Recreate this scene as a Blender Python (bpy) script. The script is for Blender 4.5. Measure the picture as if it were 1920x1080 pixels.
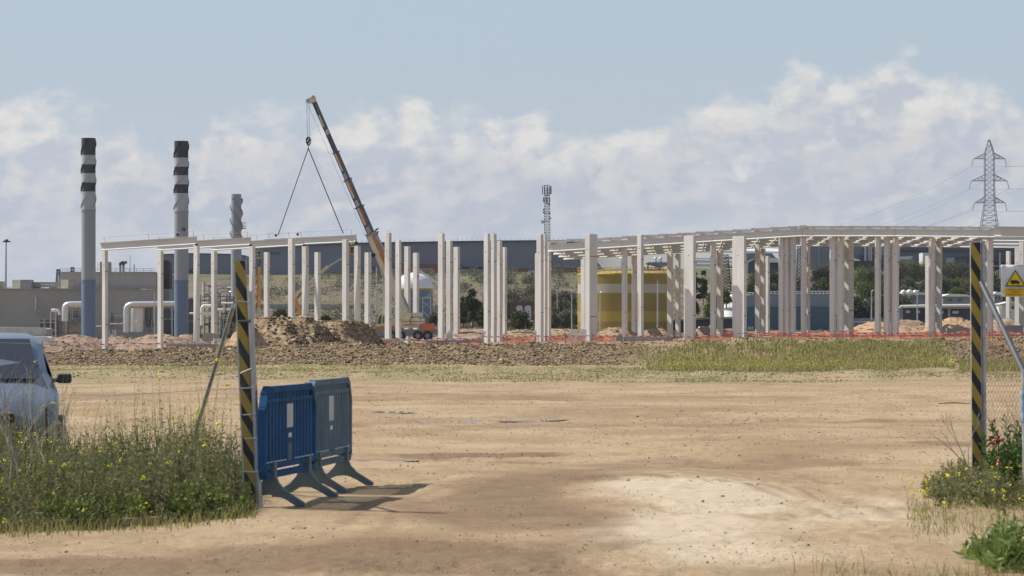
import bpy, bmesh, math, random
import numpy as np
from mathutils import Vector, Matrix
random.seed(7); RNG = np.random.default_rng(11)
for o in list(bpy.data.objects): bpy.data.objects.remove(o)
R = math.radians; PI = math.pi
F = 6600.0; H = 1.65; HZ = 605.0           # focal length in photo pixels, eye height, horizon row
# ---------------------------------------------------------------- camera
SC = bpy.context.scene; COL = SC.collection
cd = bpy.data.cameras.new("camera"); cam = bpy.data.objects.new("camera", cd); COL.objects.link(cam)
cam.location = (0, 0, H); cam.rotation_euler = (R(90), 0, 0)
cd.sensor_width = 36; cd.lens = 36 * F / 1920; cd.shift_y = (HZ - 540) / 1920
cd.clip_start = 0.5; cd.clip_end = 30000
cd.dof.use_dof = True; cd.dof.focus_distance = 280; cd.dof.aperture_fstop = 13.0
SC.camera = cam
# ---------------------------------------------------------------- light
SUN_EL = 49.0; SUN_BACK = 20.0              # sun from the left, a little behind the site
sx, sy, sz = (-math.cos(R(SUN_BACK))*math.cos(R(SUN_EL)), math.sin(R(SUN_BACK))*math.cos(R(SUN_EL)), math.sin(R(SUN_EL)))
ld = bpy.data.lights.new("sun", 'SUN'); ld.energy = 5.0; ld.angle = R(0.6); ld.color = (1.0, 0.955, 0.88)
sun = bpy.data.objects.new("sun", ld); COL.objects.link(sun)
sun.rotation_euler = Vector((-sx, -sy, -sz)).to_track_quat('-Z', 'Y').to_euler()
SC.view_settings.view_transform = 'Standard'; SC.view_settings.look = 'None'
SC.view_settings.exposure = 0.08; SC.view_settings.gamma = 1.0
# ---------------------------------------------------------------- node helpers
class NT:
    def __init__(s, tree): s.t = tree; s.n = tree.nodes; s.l = tree.links
    def new(s, typ, **kw):
        nd = s.n.new(typ)
        for k, v in kw.items(): setattr(nd, k, v)
        return nd
    def put(s, sock, v):
        if isinstance(v, bpy.types.NodeSocket): s.l.new(v, sock)
        else: sock.default_value = v
    def m(s, op, a, b=0.0, c=0.0, clamp=False):
        nd = s.new('ShaderNodeMath', operation=op); nd.use_clamp = clamp
        s.put(nd.inputs[0], a); s.put(nd.inputs[1], b); s.put(nd.inputs[2], c)
        return nd.outputs[0]
    def mix(s, f, a, b, mode='MIX'):
        nd = s.new('ShaderNodeMix', data_type='RGBA', blend_type=mode)
        s.put(nd.inputs[0], f)
        for i, v in ((6, a), (7, b)):
            s.put(nd.inputs[i], v if isinstance(v, bpy.types.NodeSocket) else (v[0], v[1], v[2], 1))
        return nd.outputs[2]
    def step(s, x, lo, hi, a=0.0, b=1.0):
        nd = s.new('ShaderNodeMapRange', interpolation_type='SMOOTHSTEP')
        s.put(nd.inputs[0], x); s.put(nd.inputs[1], lo); s.put(nd.inputs[2], hi); s.put(nd.inputs[3], a); s.put(nd.inputs[4], b)
        return nd.outputs[0]
    def noise(s, vec, scale, detail=5, rough=.55, dist=0.0):
        nd = s.new('ShaderNodeTexNoise'); s.put(nd.inputs['Vector'], vec)
        nd.inputs['Scale'].default_value = scale; nd.inputs['Detail'].default_value = detail
        nd.inputs['Roughness'].default_value = rough; nd.inputs['Distortion'].default_value = dist
        return nd.outputs[0]
    def comb(s, x, y, z=0.0):
        nd = s.new('ShaderNodeCombineXYZ'); s.put(nd.inputs[0], x); s.put(nd.inputs[1], y); s.put(nd.inputs[2], z)
        return nd.outputs[0]
# ---------------------------------------------------------------- sky
W = bpy.data.worlds.new("World"); SC.world = W; W.use_nodes = True
n = NT(W.node_tree); n.n.clear()
out = n.new('ShaderNodeOutputWorld'); bg = n.new('ShaderNodeBackground')
n.l.new(bg.outputs[0], out.inputs[0])
sky = n.new('ShaderNodeTexSky', sky_type='NISHITA'); sky.sun_disc = False
sky.sun_elevation = R(SUN_EL); sky.sun_rotation = math.atan2(sx, sy)
sky.air_density = 1.0; sky.dust_density = 2.0; sky.ozone_density = 1.5; sky.altitude = 100
tc = n.new('ShaderNodeTexCoord'); sp = n.new('ShaderNodeSeparateXYZ'); n.l.new(tc.outputs['Generated'], sp.inputs[0])
U = n.m('ARCTAN2', sp.outputs[0], sp.outputs[1]); V = n.m('ARCSINE', sp.outputs[2])
SKY_K = 0.12
def c8(r, g, b):
    f = lambda v: ((v/255+.055)/1.055)**2.4 if v > 10 else v/255/12.92
    return (f(r)/SKY_K, f(g)/SKY_K, f(b)/SKY_K)
# hazy lower sky: the clear-air sky greyed by thin high cloud
veil = n.mix(n.step(V, .0, .09), c8(188, 194, 205), c8(176, 192, 206))
base = n.mix(n.step(V, .14, .55, .93, .15), sky.outputs[0], veil)
def curve(pts):
    nd = n.new('ShaderNodeFloatCurve'); cv = nd.mapping.curves[0]
    P_ = [(min(max(x/1920, 0), 1), (HZ-y)/600) for x, y in pts]
    cv.points[0].location = P_[0]; cv.points[1].location = P_[-1]
    for p in P_[1:-1]: cv.points.new(*p)
    nd.mapping.update()
    n.put(nd.inputs['Value'], n.m('ADD', n.m('MULTIPLY', U, F/1920), .5, clamp=True))
    return n.m('MULTIPLY', nd.outputs[0], 600/F)
def layer(under, pts, seed, scale, amp, c_top, c_low, dens=1.0, fall=3.2, gap=(.34, .52)):
    T = curve(pts)
    vec = n.comb(n.m('MULTIPLY', U, scale), n.m('MULTIPLY', V, scale*1.45), seed)
    n1 = n.noise(vec, 1.0, 6, .52, .15); n2 = n.noise(vec, 3.1, 5, .55)
    vec3 = n.comb(n.m('MULTIPLY', n.m('ADD', U, .0035), scale), n.m('MULTIPLY', n.m('SUBTRACT', V, .0022), scale*1.45), seed)
    n1b = n.noise(vec3, 1.0, 6, .52, .15)
    d = n.m('DIVIDE', n.m('SUBTRACT', T, V), .0052)
    d = n.m('ADD', d, n.m('MULTIPLY', n.m('SUBTRACT', n1, .5), amp))
    d = n.m('ADD', d, n.m('MULTIPLY', n.m('SUBTRACT', n2, .5), amp*.3))
    cov = n.step(n.noise(n.comb(n.m('MULTIPLY', U, scale*.33), n.m('MULTIPLY', V, scale*.9), seed+4), 1.0, 4, .5), gap[0], gap[1])
    mask = n.m('MULTIPLY', n.m('MULTIPLY', n.step(d, -.3, 1.7), dens), cov)
    relief = n.m('MULTIPLY', n.m('SUBTRACT', n1b, n1), 6.0)
    e = n.m('ADD', n.step(d, .3, fall), relief)
    e = n.m('ADD', e, n.m('MULTIPLY', n.m('SUBTRACT', n2, .5), .5), clamp=True)
    return n.mix(mask, under, n.mix(e, c_top, c_low))
L1 = [(0,214),(60,192),(110,188),(150,205),(200,226),(245,240),(285,300),(350,300),(400,225),(470,212),(560,210),(640,203),(700,196),(780,192),(830,214),(900,222),(1000,209),(1035,245),(1130,262),(1200,240),(1240,214),(1300,205),(1370,182),(1430,160),(1465,128),(1510,113),(1560,132),(1610,128),(1660,108),(1705,103),(1750,130),(1800,150),(1870,164),(1920,186)]
L2 = [(0,262),(120,300),(240,258),(350,278),(500,280),(640,262),(760,250),(860,232),(960,238),(1040,280),(1100,246),(1150,290),(1200,262),(1280,238),(1380,215),(1480,205),(1600,214),(1700,218),(1850,226),(1920,220)]
L3 = [(0,345),(180,330),(360,322),(520,345),(640,312),(740,330),(860,300),(980,292),(1060,275),(1150,318),(1230,262),(1330,290),(1450,300),(1560,282),(1650,280),(1760,268),(1920,236)]
L4 = [(0,430),(300,405),(500,420),(800,392),(1000,405),(1100,352),(1250,380),(1400,352),(1600,372),(1750,395),(1920,350)]
s_ = layer(base, L1, 3.1, 60, 6.5, c8(228, 224, 218), c8(186, 192, 203), .92, 3.4, (.20, .38))
s_ = layer(s_, L2, 9.7, 75, 6.5, c8(213, 210, 209), c8(179, 186, 199), .85)
s_ = layer(s_, L3, 17.3, 70, 8.0, c8(207, 206, 208), c8(178, 185, 198), .75)
s_ = layer(s_, L4, 27.9, 60, 8.0, c8(204, 205, 208), c8(182, 189, 200), .7, 4.5)
s_ = n.mix(n.step(V, -.02, .0), (.62, .52, .42), s_)
n.l.new(s_, bg.inputs[0]); bg.inputs[1].default_value = SKY_K
# ---------------------------------------------------------------- helpers
def P(px, py, Y): return Vector(((px-960)/F*Y, Y, H+(HZ-py)/F*Y))
def X(px, Y): return (px-960)/F*Y
def Z(py, Y): return H+(HZ-py)/F*Y
def tag(o, label=None, cat=None, group=None, kind=None):
    if label: o['label'] = label
    if cat: o['category'] = cat
    if group: o['group'] = group
    if kind: o['kind'] = kind
    return o
def thing(name, label, cat, loc=(0, 0, 0), group=None):
    o = bpy.data.objects.new(name, None); COL.objects.link(o); o.location = loc
    o.empty_display_size = .2
    bpy.context.view_layer.update()
    return tag(o, label, cat, group)
def link(name, me, parent=None, origin=None):
    o = bpy.data.objects.new(name, me); COL.objects.link(o)
    if parent is not None:
        o.parent = parent; o.matrix_parent_inverse = Matrix.Translation(-parent.location) if parent.parent is None else Matrix.Identity(4)
        if parent.parent is not None:
            o.matrix_parent_inverse = Matrix.Identity(4)
    return o
class MB:
    def __init__(s): s.v = []; s.f = []; s.mi = []; s.sm = []
    def add(s, vs, fs, m=0, smooth=False):
        b = len(s.v); s.v += [tuple(v) for v in vs]
        for f in fs: s.f.append(tuple(b+i for i in f)); s.mi.append(m); s.sm.append(smooth)
        return s
    def hexa(s, p, m=0):   # p: 4 bottom (ccw from above), 4 top
        return s.add(p, [(3,2,1,0),(4,5,6,7),(0,1,5,4),(1,2,6,5),(2,3,7,6),(3,0,4,7)], m)
    def box(s, c, d, rz=0, m=0):
        x, y, z = c; a, b, h = d[0]/2, d[1]/2, d[2]/2; cs, sn = math.cos(rz), math.sin(rz)
        q = [(-a,-b),(a,-b),(a,b),(-a,b)]
        q = [(x+u*cs-v*sn, y+u*sn+v*cs) for u, v in q]
        return s.hexa([(u, v, z-h) for u, v in q]+[(u, v, z+h) for u, v in q], m)
    def bar(s, p, q, w, h=None, m=0, up=(0, 0, 1)):
        p, q = Vector(p), Vector(q); h = h or w; d = (q-p).normalized(); up = Vector(up)
        if abs(d.dot(up)) > .98: up = Vector((0, 1, 0))
        a = d.cross(up).normalized()*w/2; b = a.cross(d).normalized()*h/2
        return s.add([p-a-b, p+a-b, p+a+b, p-a+b, q-a-b, q+a-b, q+a+b, q-a+b],
                     [(0,1,2,3),(7,6,5,4),(0,4,5,1),(1,5,6,2),(2,6,7,3),(3,7,4,0)], m)
    def tube(s, pts, r, n_=8, m=0, cap=True):
        pts = [Vector(p) for p in pts]; k = len(pts)
        rs = r if isinstance(r, (list, tuple)) else [r]*k
        vs = []; a = None
        for i, p in enumerate(pts):
            d = (pts[min(i+1, k-1)]-pts[max(i-1, 0)]).normalized()
            if a is None:
                a = d.cross(Vector((0, 0, 1)))
                if a.length < .05: a = d.cross(Vector((0, 1, 0)))
                a.normalize()
            else:
                a = (a - d*a.dot(d)).normalized()
            b = d.cross(a)
            for j in range(n_):
                t = 2*PI*j/n_; vs.append(p+(a*math.cos(t)+b*math.sin(t))*rs[i])
        fs = [(i*n_+j, i*n_+(j+1) % n_, (i+1)*n_+(j+1) % n_, (i+1)*n_+j) for i in range(k-1) for j in range(n_)]
        s.add(vs, fs, m, n_ > 5)
        if cap:
            s.add(vs[:n_], [tuple(range(n_))[::-1]], m); s.add(vs[-n_:], [tuple(range(n_))], m)
        return s
    def lathe(s, c, prof, n_=32, m=0):  # prof: (r, z)
        vs = [(c[0]+r*math.cos(2*PI*j/n_), c[1]+r*math.sin(2*PI*j/n_), c[2]+z) for r, z in prof for j in range(n_)]
        fs = [(i*n_+j, i*n_+(j+1) % n_, (i+1)*n_+(j+1) % n_, (i+1)*n_+j) for i in range(len(prof)-1) for j in range(n_)]
        return s.add(vs, fs, m, True)
    def ext(s, px, Y, dep, m=0):   # outline given at distance Y, solid running back dep metres
        q = [P(a, b, Y) for a, b in px]; k = len(q)
        ar = sum(q[i].x*q[(i+1) % k].z-q[(i+1) % k].x*q[i].z for i in range(k))
        if ar < 0: q = q[::-1]
        f = [(v.x, Y, v.z) for v in q]; bk = [(v.x, Y+dep, v.z) for v in q]
        return s.add(f+bk, [tuple(range(k)), tuple(range(2*k-1, k-1, -1))]+[(i, k+i, k+(i+1) % k, (i+1) % k) for i in range(k)], m)
    def sph(s, c, r, n_=10, m=0, sq=(1, 1, 1)):
        k = max(4, n_//2)
        prof = [(r*math.sin(PI*i/k)+1e-4, -r*math.cos(PI*i/k)) for i in range(k+1)]
        vs = [(c[0]+a*math.cos(2*PI*j/n_)*sq[0], c[1]+a*math.sin(2*PI*j/n_)*sq[1], c[2]+z*sq[2]) for a, z in prof for j in range(n_)]
        fs = [(i*n_+j, i*n_+(j+1) % n_, (i+1)*n_+(j+1) % n_, (i+1)*n_+j) for i in range(k) for j in range(n_)]
        return s.add(vs, fs, m, True)
    def build(s, name, mats, parent=None):
        me = bpy.data.meshes.new(name)
        off = Vector((0, 0, 0))
        if parent is None and s.v:
            a = np.array(s.v); off = Vector(((a[:, 0].min()+a[:, 0].max())/2, (a[:, 1].min()+a[:, 1].max())/2, a[:, 2].min()))
            me.from_pydata([tuple(x) for x in (a-np.array(off))], [], s.f)
        else: me.from_pydata(s.v, [], s.f)
        for q in (mats if isinstance(mats, (list, tuple)) else [mats]): me.materials.append(q)
        me.polygons.foreach_set('material_index', s.mi); me.polygons.foreach_set('use_smooth', s.sm)
        me.update()
        o = bpy.data.objects.new(name, me); COL.objects.link(o)
        if parent is None: o.location = off
        else:
            o.parent = parent
            w = Vector((0, 0, 0)); q = parent
            while q: w += q.location; q = q.parent
            o.location = -w     # vertices are in world coordinates
        return o
def npmesh(name, v, tri, mat, tint=None, smooth=False, origin=(0, 0, 0)):
    me = bpy.data.meshes.new(name); v = np.asarray(v, np.float32)-np.array(origin, np.float32); tri = np.asarray(tri, np.int32)
    k = tri.shape[1]; nf = len(tri)
    me.vertices.add(len(v)); me.vertices.foreach_set('co', v.ravel())
    me.loops.add(nf*k); me.loops.foreach_set('vertex_index', tri.ravel())
    me.polygons.add(nf); me.polygons.foreach_set('loop_start', np.arange(nf, dtype=np.int32)*k)
    if smooth: me.polygons.foreach_set('use_smooth', np.ones(nf, bool))
    me.update(calc_edges=True)
    if tint is not None:
        for nm, arr in tint.items():
            at = me.attributes.new(nm, 'FLOAT', 'POINT'); at.data.foreach_set('value', np.asarray(arr, np.float32))
    me.materials.append(mat)
    return me
def npobj(name, me, parent=None, loc=(0, 0, 0)):
    o = bpy.data.objects.new(name, me); COL.objects.link(o); o.location = loc
    if parent is not None: o.parent = parent; o.location = Vector(loc)-parent.location
    return o
# numpy value noise
def _h(ix, iy, s):
    n_ = (ix.astype(np.int64)*374761393+iy.astype(np.int64)*668265263+s*1442695041) & 0xffffffff
    n_ = ((n_ ^ (n_ >> 13))*1274126177) & 0xffffffff
    return ((n_ ^ (n_ >> 16)) & 0xffff)/65535.0
def vn(x, y, s=0):
    ix = np.floor(x); iy = np.floor(y); fx = x-ix; fy = y-iy; fx = fx*fx*(3-2*fx); fy = fy*fy*(3-2*fy)
    a = _h(ix, iy, s); b = _h(ix+1, iy, s); c = _h(ix, iy+1, s); d = _h(ix+1, iy+1, s)
    return (a*(1-fx)+b*fx)*(1-fy)+(c*(1-fx)+d*fx)*fy-.5
def fbm(x, y, s=0, o=4, g=.5):
    t = 0; a = 1
    for i in range(o): t = t+a*vn(x*2**i+i*17.3, y*2**i-i*9.1, s+i); a *= g
    return t
def ss(x, a, b):
    t = np.clip((x-a)/(b-a), 0, 1); return t*t*(3-2*t)
# ---------------------------------------------------------------- materials
def mat(name, c, rough=.8, var=.12, sc=1.5, metal=0.0, c2=None, bump=0.0, bsc=20, stretch=(1, 1, 1), spec=.4, dirt=None):
    m = bpy.data.materials.new(name); m.use_nodes = True; t = NT(m.node_tree)
    b = t.n['Principled BSDF']; b.inputs['Roughness'].default_value = rough; b.inputs['Metallic'].default_value = metal
    b.inputs['Specular IOR Level'].default_value = spec
    tcn = t.new('ShaderNodeNewGeometry'); mp = t.new('ShaderNodeMapping'); t.l.new(tcn.outputs['Position'], mp.inputs[0])
    mp.inputs['Scale'].default_value = stretch
    f = t.noise(mp.outputs[0], sc, 6, .6)
    hi = tuple(min(1, x*(1+var)) for x in c); lo = tuple(x*(1-var) for x in c)
    if c2 is None: colr = t.mix(t.step(f, .3, .7), lo, hi)
    else: colr = t.mix(t.step(f, .35, .65), c, c2)
    if dirt:
        f2 = t.noise(mp.outputs[0], sc*.37, 8, .65); colr = t.mix(t.m('MULTIPLY', t.step(f2, .5, .72), dirt[3]), colr, dirt[:3])
    t.l.new(colr, b.inputs['Base Color'])
    if bump:
        bp = t.new('ShaderNodeBump'); bp.inputs['Strength'].default_value = bump; bp.inputs['Distance'].default_value = .02
        t.l.new(t.noise(mp.outputs[0], bsc, 5, .6), bp.inputs['Height']); t.l.new(bp.outputs[0], b.inputs['Normal'])
    return m
def leafmat(name, cols, rough=.6, trans=.25):
    m = bpy.data.materials.new(name); m.use_nodes = True; t = NT(m.node_tree)
    b = t.n['Principled BSDF']; b.inputs['Roughness'].default_value = rough; b.inputs['Specular IOR Level'].default_value = .25
    at = t.new('ShaderNodeAttribute', attribute_name='tint'); cr = t.new('ShaderNodeValToRGB')
    el = cr.color_ramp.elements
    while len(el) < len(cols): el.new(.5)
    for i, c in enumerate(cols): el[i].position = i/(len(cols)-1); el[i].color = (*c, 1)
    t.l.new(at.outputs['Fac'], cr.inputs[0]); t.l.new(cr.outputs[0], b.inputs['Base Color'])
    tr = t.new('ShaderNodeBsdfTranslucent'); t.l.new(cr.outputs[0], tr.inputs[0]); mx = t.new('ShaderNodeMixShader')
    mx.inputs[0].default_value = trans; t.l.new(b.outputs[0], mx.inputs[1]); t.l.new(tr.outputs[0], mx.inputs[2])
    t.l.new(mx.outputs[0], t.n['Material Output'].inputs[0])
    return m
M = {}
M['concrete'] = mat('precast_concrete', (.61, .60, .56), .85, .10, .8, stretch=(1.6, 1.6, .35), dirt=(.40, .37, .32, .6))
M['conc_beam'] = mat('beam_concrete', (.60, .585, .535), .8, .06, .6, stretch=(.5, .5, 2), dirt=(.42, .38, .33, .25))
M['conc_old'] = mat('old_concrete', (.33, .31, .28), .9, .15, 1.2, dirt=(.22, .2, .17, .5))
M['mark'] = mat('dark_mark', (.10, .085, .075), .8)
M['gravelwall'] = mat('grey_render_wall', (.37, .335, .30), .9, .08, .25, stretch=(1, 1, .3), dirt=(.16, .14, .13, .5))
M['slate'] = mat('slate_cladding', (.17, .185, .225), .6, .05, .02, stretch=(1, 1, .2))
M['slate_dk'] = mat('dark_cladding', (.05, .055, .07), .6, .1, .05)
M['ltgrey'] = mat('light_grey_cladding', (.56, .57, .54), .7, .05, .05)
M['midgrey'] = mat('mid_grey_cladding', (.24, .25, .26), .7, .06, .05)
M['white'] = mat('white_paint', (.72, .71, .68), .5, .06, .6, dirt=(.5, .46, .4, .3))
M['galv'] = mat('galvanised_metal', (.42, .44, .46), .42, .15, 6, metal=.55, dirt=(.25, .22, .2, .4))
M['alu'] = mat('aluminium_duct', (.62, .61, .58), .35, .08, 3, metal=.6)
M['pipe_w'] = mat('white_pipe', (.8, .77, .7), .45, .05, 2)
M['dkmetal'] = mat('dark_metal', (.07, .075, .08), .5, .2, 3)
M['steelgrey'] = mat('grey_steel', (.20, .21, .22), .55, .15, 2)
M['stack_lt'] = mat('stack_light_grey', (.36, .40, .42), .55, .05, .5, stretch=(1, 1, .2))
M['stack_mid'] = mat('stack_mid_grey', (.27, .30, .325), .55, .05, .5, stretch=(1, 1, .2))
M['stack_bl'] = mat('stack_slate_blue', (.13, .185, .275), .55, .06, .5, stretch=(1, 1, .2))
M['stack_dk'] = mat('stack_charcoal', (.045, .047, .055), .6, .15, .6, stretch=(1, 1, .3))
M['rust'] = mat('rust', (.14, .07, .045), .85, .3, 4)
M['redwall'] = mat('dull_red', (.22, .06, .05), .8, .2, .3)
M['brown'] = mat('dark_brown_cladding', (.055, .035, .035), .8, .2, .5)
M['yellow'] = mat('tank_yellow', (.36, .27, .04), .6, .05, .4)
M['yellow2'] = mat('tank_deep_yellow', (.25, .185, .035), .6, .05, .4)
M['palecream'] = mat('tank_cream', (.38, .38, .28), .6, .05, .4)
M['teal'] = mat('teal_wall', (.06, .12, .16), .7, .06, .2)
M['crane'] = mat('crane_cream', (.62, .56, .38), .5, .08, 1.5, dirt=(.4, .33, .22, .4))
M['crane_tan'] = mat('crane_boom_grey', (.30, .27, .23), .5, .1, 1.5)
M['boomgrey'] = mat('boom_steel', (.10, .11, .115), .45, .25, 2, metal=.2)
M['boomdark'] = mat('boom_dark', (.025, .028, .035), .5, .2, 2)
M['orange'] = mat('orange_paint', (.55, .16, .045), .5, .1, 2)
M['amber'] = mat('amber_paint', (.62, .30, .05), .5, .15, 2)
M['black'] = mat('black_rubber', (.02, .02, .022), .75, .3, 5)
M['glass'] = mat('dark_glass', (.03, .035, .04), .08, .1, 2, spec=.8)
M['cable'] = mat('steel_cable', (.05, .05, .05), .6)
M['tape_r'] = mat('red_tape', (.62, .06, .07), .6); M['tape_w'] = mat('white_tape', (.75, .72, .70), .6)
M['net'] = mat('orange_net', (.72, .14, .06), .7, .25, 1.0)
M['skin'] = mat('skin', (.45, .26, .18), .6); M['hivis'] = mat('hi_vis', (.55, .75, .05), .7); M['cloth'] = mat('work_cloth', (.06, .065, .08), .9)
M['blueb'] = mat('barrier_blue', (.026, .088, .20), .75, .15, 3, spec=.08, dirt=(.03, .09, .16, .35))
M['blueg'] = mat('barrier_faded_blue', (.13, .18, .22), .8, .15, 3, spec=.08, dirt=(.10, .16, .18, .4))
M['blueg2'] = mat('barrier_foot_grey', (.13, .17, .19), .6, .15, 5, dirt=(.22, .19, .15, .5))
M['reflw'] = mat('reflective_strip', (.42, .45, .48), .4, .1, 9)
M['wood'] = mat('weathered_wood', (.30, .20, .125), .9, .3, 6, stretch=(.3, 1, 4), bump=.4, bsc=15)
M['sign_w'] = mat('sign_white', (.68, .69, .72), .35, .04, 4); M['sign_y'] = mat('sign_yellow', (.68, .56, .01), .45)
M['sign_a'] = mat('sign_amber', (.66, .42, .01), .45); M['sign_k'] = mat('sign_black', (.02, .02, .02), .5)
M['sign_d'] = mat('sign_lettering', (.28, .18, .01), .5)
M['carpaint'] = mat('car_blue_silver', (.20, .235, .29), .28, .06, 1.5, metal=.4, dirt=(.3, .25, .18, .25))
M['carblue'] = mat('car_blue', (.03, .05, .16), .3, .05, 1.5)
M['plastic'] = mat('car_plastic', (.05, .05, .05), .6)
M['lamp'] = mat('lamp_glass', (.5, .45, .38), .15)
def rockmat(name, cols):
    m = leafmat(name, cols, .95, 0.0); return m
M['rock'] = rockmat('rubble_stone', [(.062, .043, .025), (.185, .13, .075), (.32, .235, .14), (.58, .48, .34)])
M['pebble'] = rockmat('pebble_stone', [(.24, .17, .105), (.40, .30, .20), (.52, .43, .32)])
M['grass'] = leafmat('field_grass', [(.13, .135, .04), (.26, .26, .08), (.38, .35, .14), (.48, .41, .23)], .7, .3)
M['weed'] = leafmat('weed_green', [(.055, .065, .025), (.13, .14, .055), (.23, .23, .10), (.40, .36, .20)], .6, .3)
M['leafy'] = leafmat('broad_leaf', [(.03, .06, .012), (.07, .13, .02), (.15, .24, .03)], .4, .3)
M['leafy2'] = leafmat('pale_broad_leaf', [(.05, .085, .022), (.12, .18, .045), (.26, .32, .10)], .35, .35)
M['darktree'] = leafmat('dark_foliage', [(.018, .028, .012), (.045, .062, .022), (.085, .10, .035)], .6, .25)
M['olive'] = leafmat('olive_foliage', [(.06, .062, .038), (.11, .112, .065), (.17, .165, .10)], .6, .25)
M['bright'] = leafmat('bright_foliage', [(.05, .075, .015), (.11, .14, .03), (.18, .21, .05)], .6, .3)
M['dry'] = leafmat('dry_brush', [(.13, .10, .07), (.24, .19, .13), (.35, .29, .2)], .9, .1)
M['flower'] = mat('yellow_petal', (.75, .68, .03), .6); M['pink'] = mat('pink_petal', (.7, .2, .2), .6)
M['twig'] = mat('dry_twig', (.34, .30, .25), .9, .3, 8)
M['bark'] = mat('bark', (.10, .075, .055), .95, .3, 5, bump=.4)
def stripes(name, ca, cb, period, slope, w=.5):
    m = bpy.data.materials.new(name); m.use_nodes = True; t = NT(m.node_tree); b = t.n['Principled BSDF']; b.inputs['Roughness'].default_value = .6
    g = t.new('ShaderNodeNewGeometry'); s3 = t.new('ShaderNodeSeparateXYZ'); t.l.new(g.outputs['Position'], s3.inputs[0])
    v = t.m('FRACT', t.m('DIVIDE', t.m('ADD', s3.outputs[2], t.m('MULTIPLY', s3.outputs[0], slope)), period))
    f = t.step(v, w-.02, w+.02)
    nz = t.noise(g.outputs['Position'], 14, 8, .7); nz2 = t.noise(g.outputs['Position'], 4, 6, .6)
    colr = t.mix(f, ca, cb); colr = t.mix(t.step(nz, .52, .72, 0, .5), colr, (.16, .13, .09)); colr = t.mix(t.step(nz2, .4, .7, 0, .3), colr, (.10, .10, .09))
    t.l.new(colr, b.inputs['Base Color']); return m
M['hazard'] = stripes('hazard_stripes', (.015, .015, .02), (.42, .30, .045), .27, 1.7, .47)
M['tape'] = stripes('red_white_tape', (.72, .09, .10), (.8, .76, .73), .5, 1.0)
M['tape_s'] = stripes('red_white_stripes', (.6, .06, .06), (.75, .7, .68), .35, 1.0)
# ---------------------------------------------------------------- terrain
def site(x): return np.interp(x, [-60, -34, 0, 20, 42, 90], [-.75, -.7, -.1, .38, .5, .5])
def crest(x):  # height of the rubble bank at 142 m
    py = np.interp(x*F/142+960, [-800, 60, 330, 480, 760, 1120, 1300, 2600], [668, 664, 656, 650, 648, 646, 640, 638])
    return 1.65-(py-605)*142/F
def gz(x, y, micro=False):
    x = np.asarray(x, float); y = np.asarray(y, float)
    z = site(x)*ss(y, 175, 270)
    d = y-142+1.5*fbm(x*.15, y*0, 5, 3)
    prof = np.where(d < 0, np.exp(-(d/6.0)**2), np.exp(-(d/9.0)**2))
    z = z+crest(x)*prof*(1+.16*fbm(x*.5, y*.2, 8, 4))
    z = z+.12*np.exp(-((y-108-1.2*fbm(x*.2, y*0, 3, 3))/3.0)**2)*(1+.8*fbm(x*.8, y*.25, 12, 3))   # low rough edge of the track
    u = x/np.maximum(y, 1)
    ramp = ss(y, 440, 960)*15.2*np.where(u < -.1, .25, 1.0)**1
    ramp = ss(y, 440, 960)*(3.5+11.7*ss(u, -.108, -.096))
    z = z+ramp*(1+.03*fbm(x*.02, y*.01, 31, 3))+.5*fbm(x*.05, y*.03, 40, 3)*ss(y, 420, 600)
    z = z+np.exp(-((y-141)/6.5)**2)*(.20*fbm(x*1.3, y*.45, 61, 3)+.09*fbm(x*4.5, y*2.5, 62, 3))
    near = 1-ss(y, 95, 135)
    z = z+near*(.05*fbm(x*.2, y*.25, 21, 3)+.03*fbm(x*.7, y*.8, 23, 3))
    z = z+(1-near)*.10*fbm(x*.6, y*.12, 25, 3)*(1-ss(y, 400, 800)*.5)
    # wheel ruts running across the track
    for yc, amp, wd in ((42.6, .045, .5), (44.2, .035, .35), (59.5, .04, .6), (62.5, .05, .6), (66, .05, .7), (77, .05, 1.0), (84, .05, 1.0), (52, .03, .5)):
        yy = yc+1.4*fbm(x*.13+yc, x*0+3, int(yc), 3); z = z-amp*np.exp(-((y-yy)/wd)**2)*(.4+1.2*np.clip(vn(x*.35, yc+x*0, 7)+.5, 0, 1))
    if micro:
        rough = np.clip(.35+1.5*fbm(x*.5, y*.3, 55, 3), .15, 1.3)
        z = z+(1-ss(y, 60, 130))*rough*(.030*fbm(x*2.6, y*1.3, 50, 4)+.018*vn(x*9, y*4, 60)+.012*vn(x*19, y*8, 66))
    return z
ys = [13.0]
while ys[-1] < 13000:
    y_ = ys[-1]; ys.append(y_*(1.0032 if y_ < 160 else 1.008 if y_ < 1000 else 1.06))
ys = np.array(ys)
us = np.concatenate([np.linspace(-.75, -.19, 50)[:-1], np.linspace(-.19, .19, 620), np.linspace(.19, .75, 50)[1:]])
GX = us[None, :]*(ys[:, None]+7); GY = np.repeat(ys[:, None], len(us), 1); GZ = gz(GX, GY, True)
nr, nc = GX.shape
v = np.stack([GX, GY, GZ], -1).reshape(-1, 3)
i = np.arange(nr-1)[:, None]*nc+np.arange(nc-1)[None, :]
quads = np.stack([i, i+1, i+nc+1, i+nc], -1).reshape(-1, 4)
def blob(px, py, rx, ry, w=.35, s=0):     # soft patch of soil; centre and radii on the ground
    yc = F*H/(py-605); xc = X(px, yc)
    q = np.sqrt(((GX-xc)/rx)**2+((GY-yc)/ry)**2)+w*2*fbm(GX*1.1, GY*.45, 70+s, 4)
    return 1-ss(q, .55, 1.25)
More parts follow.
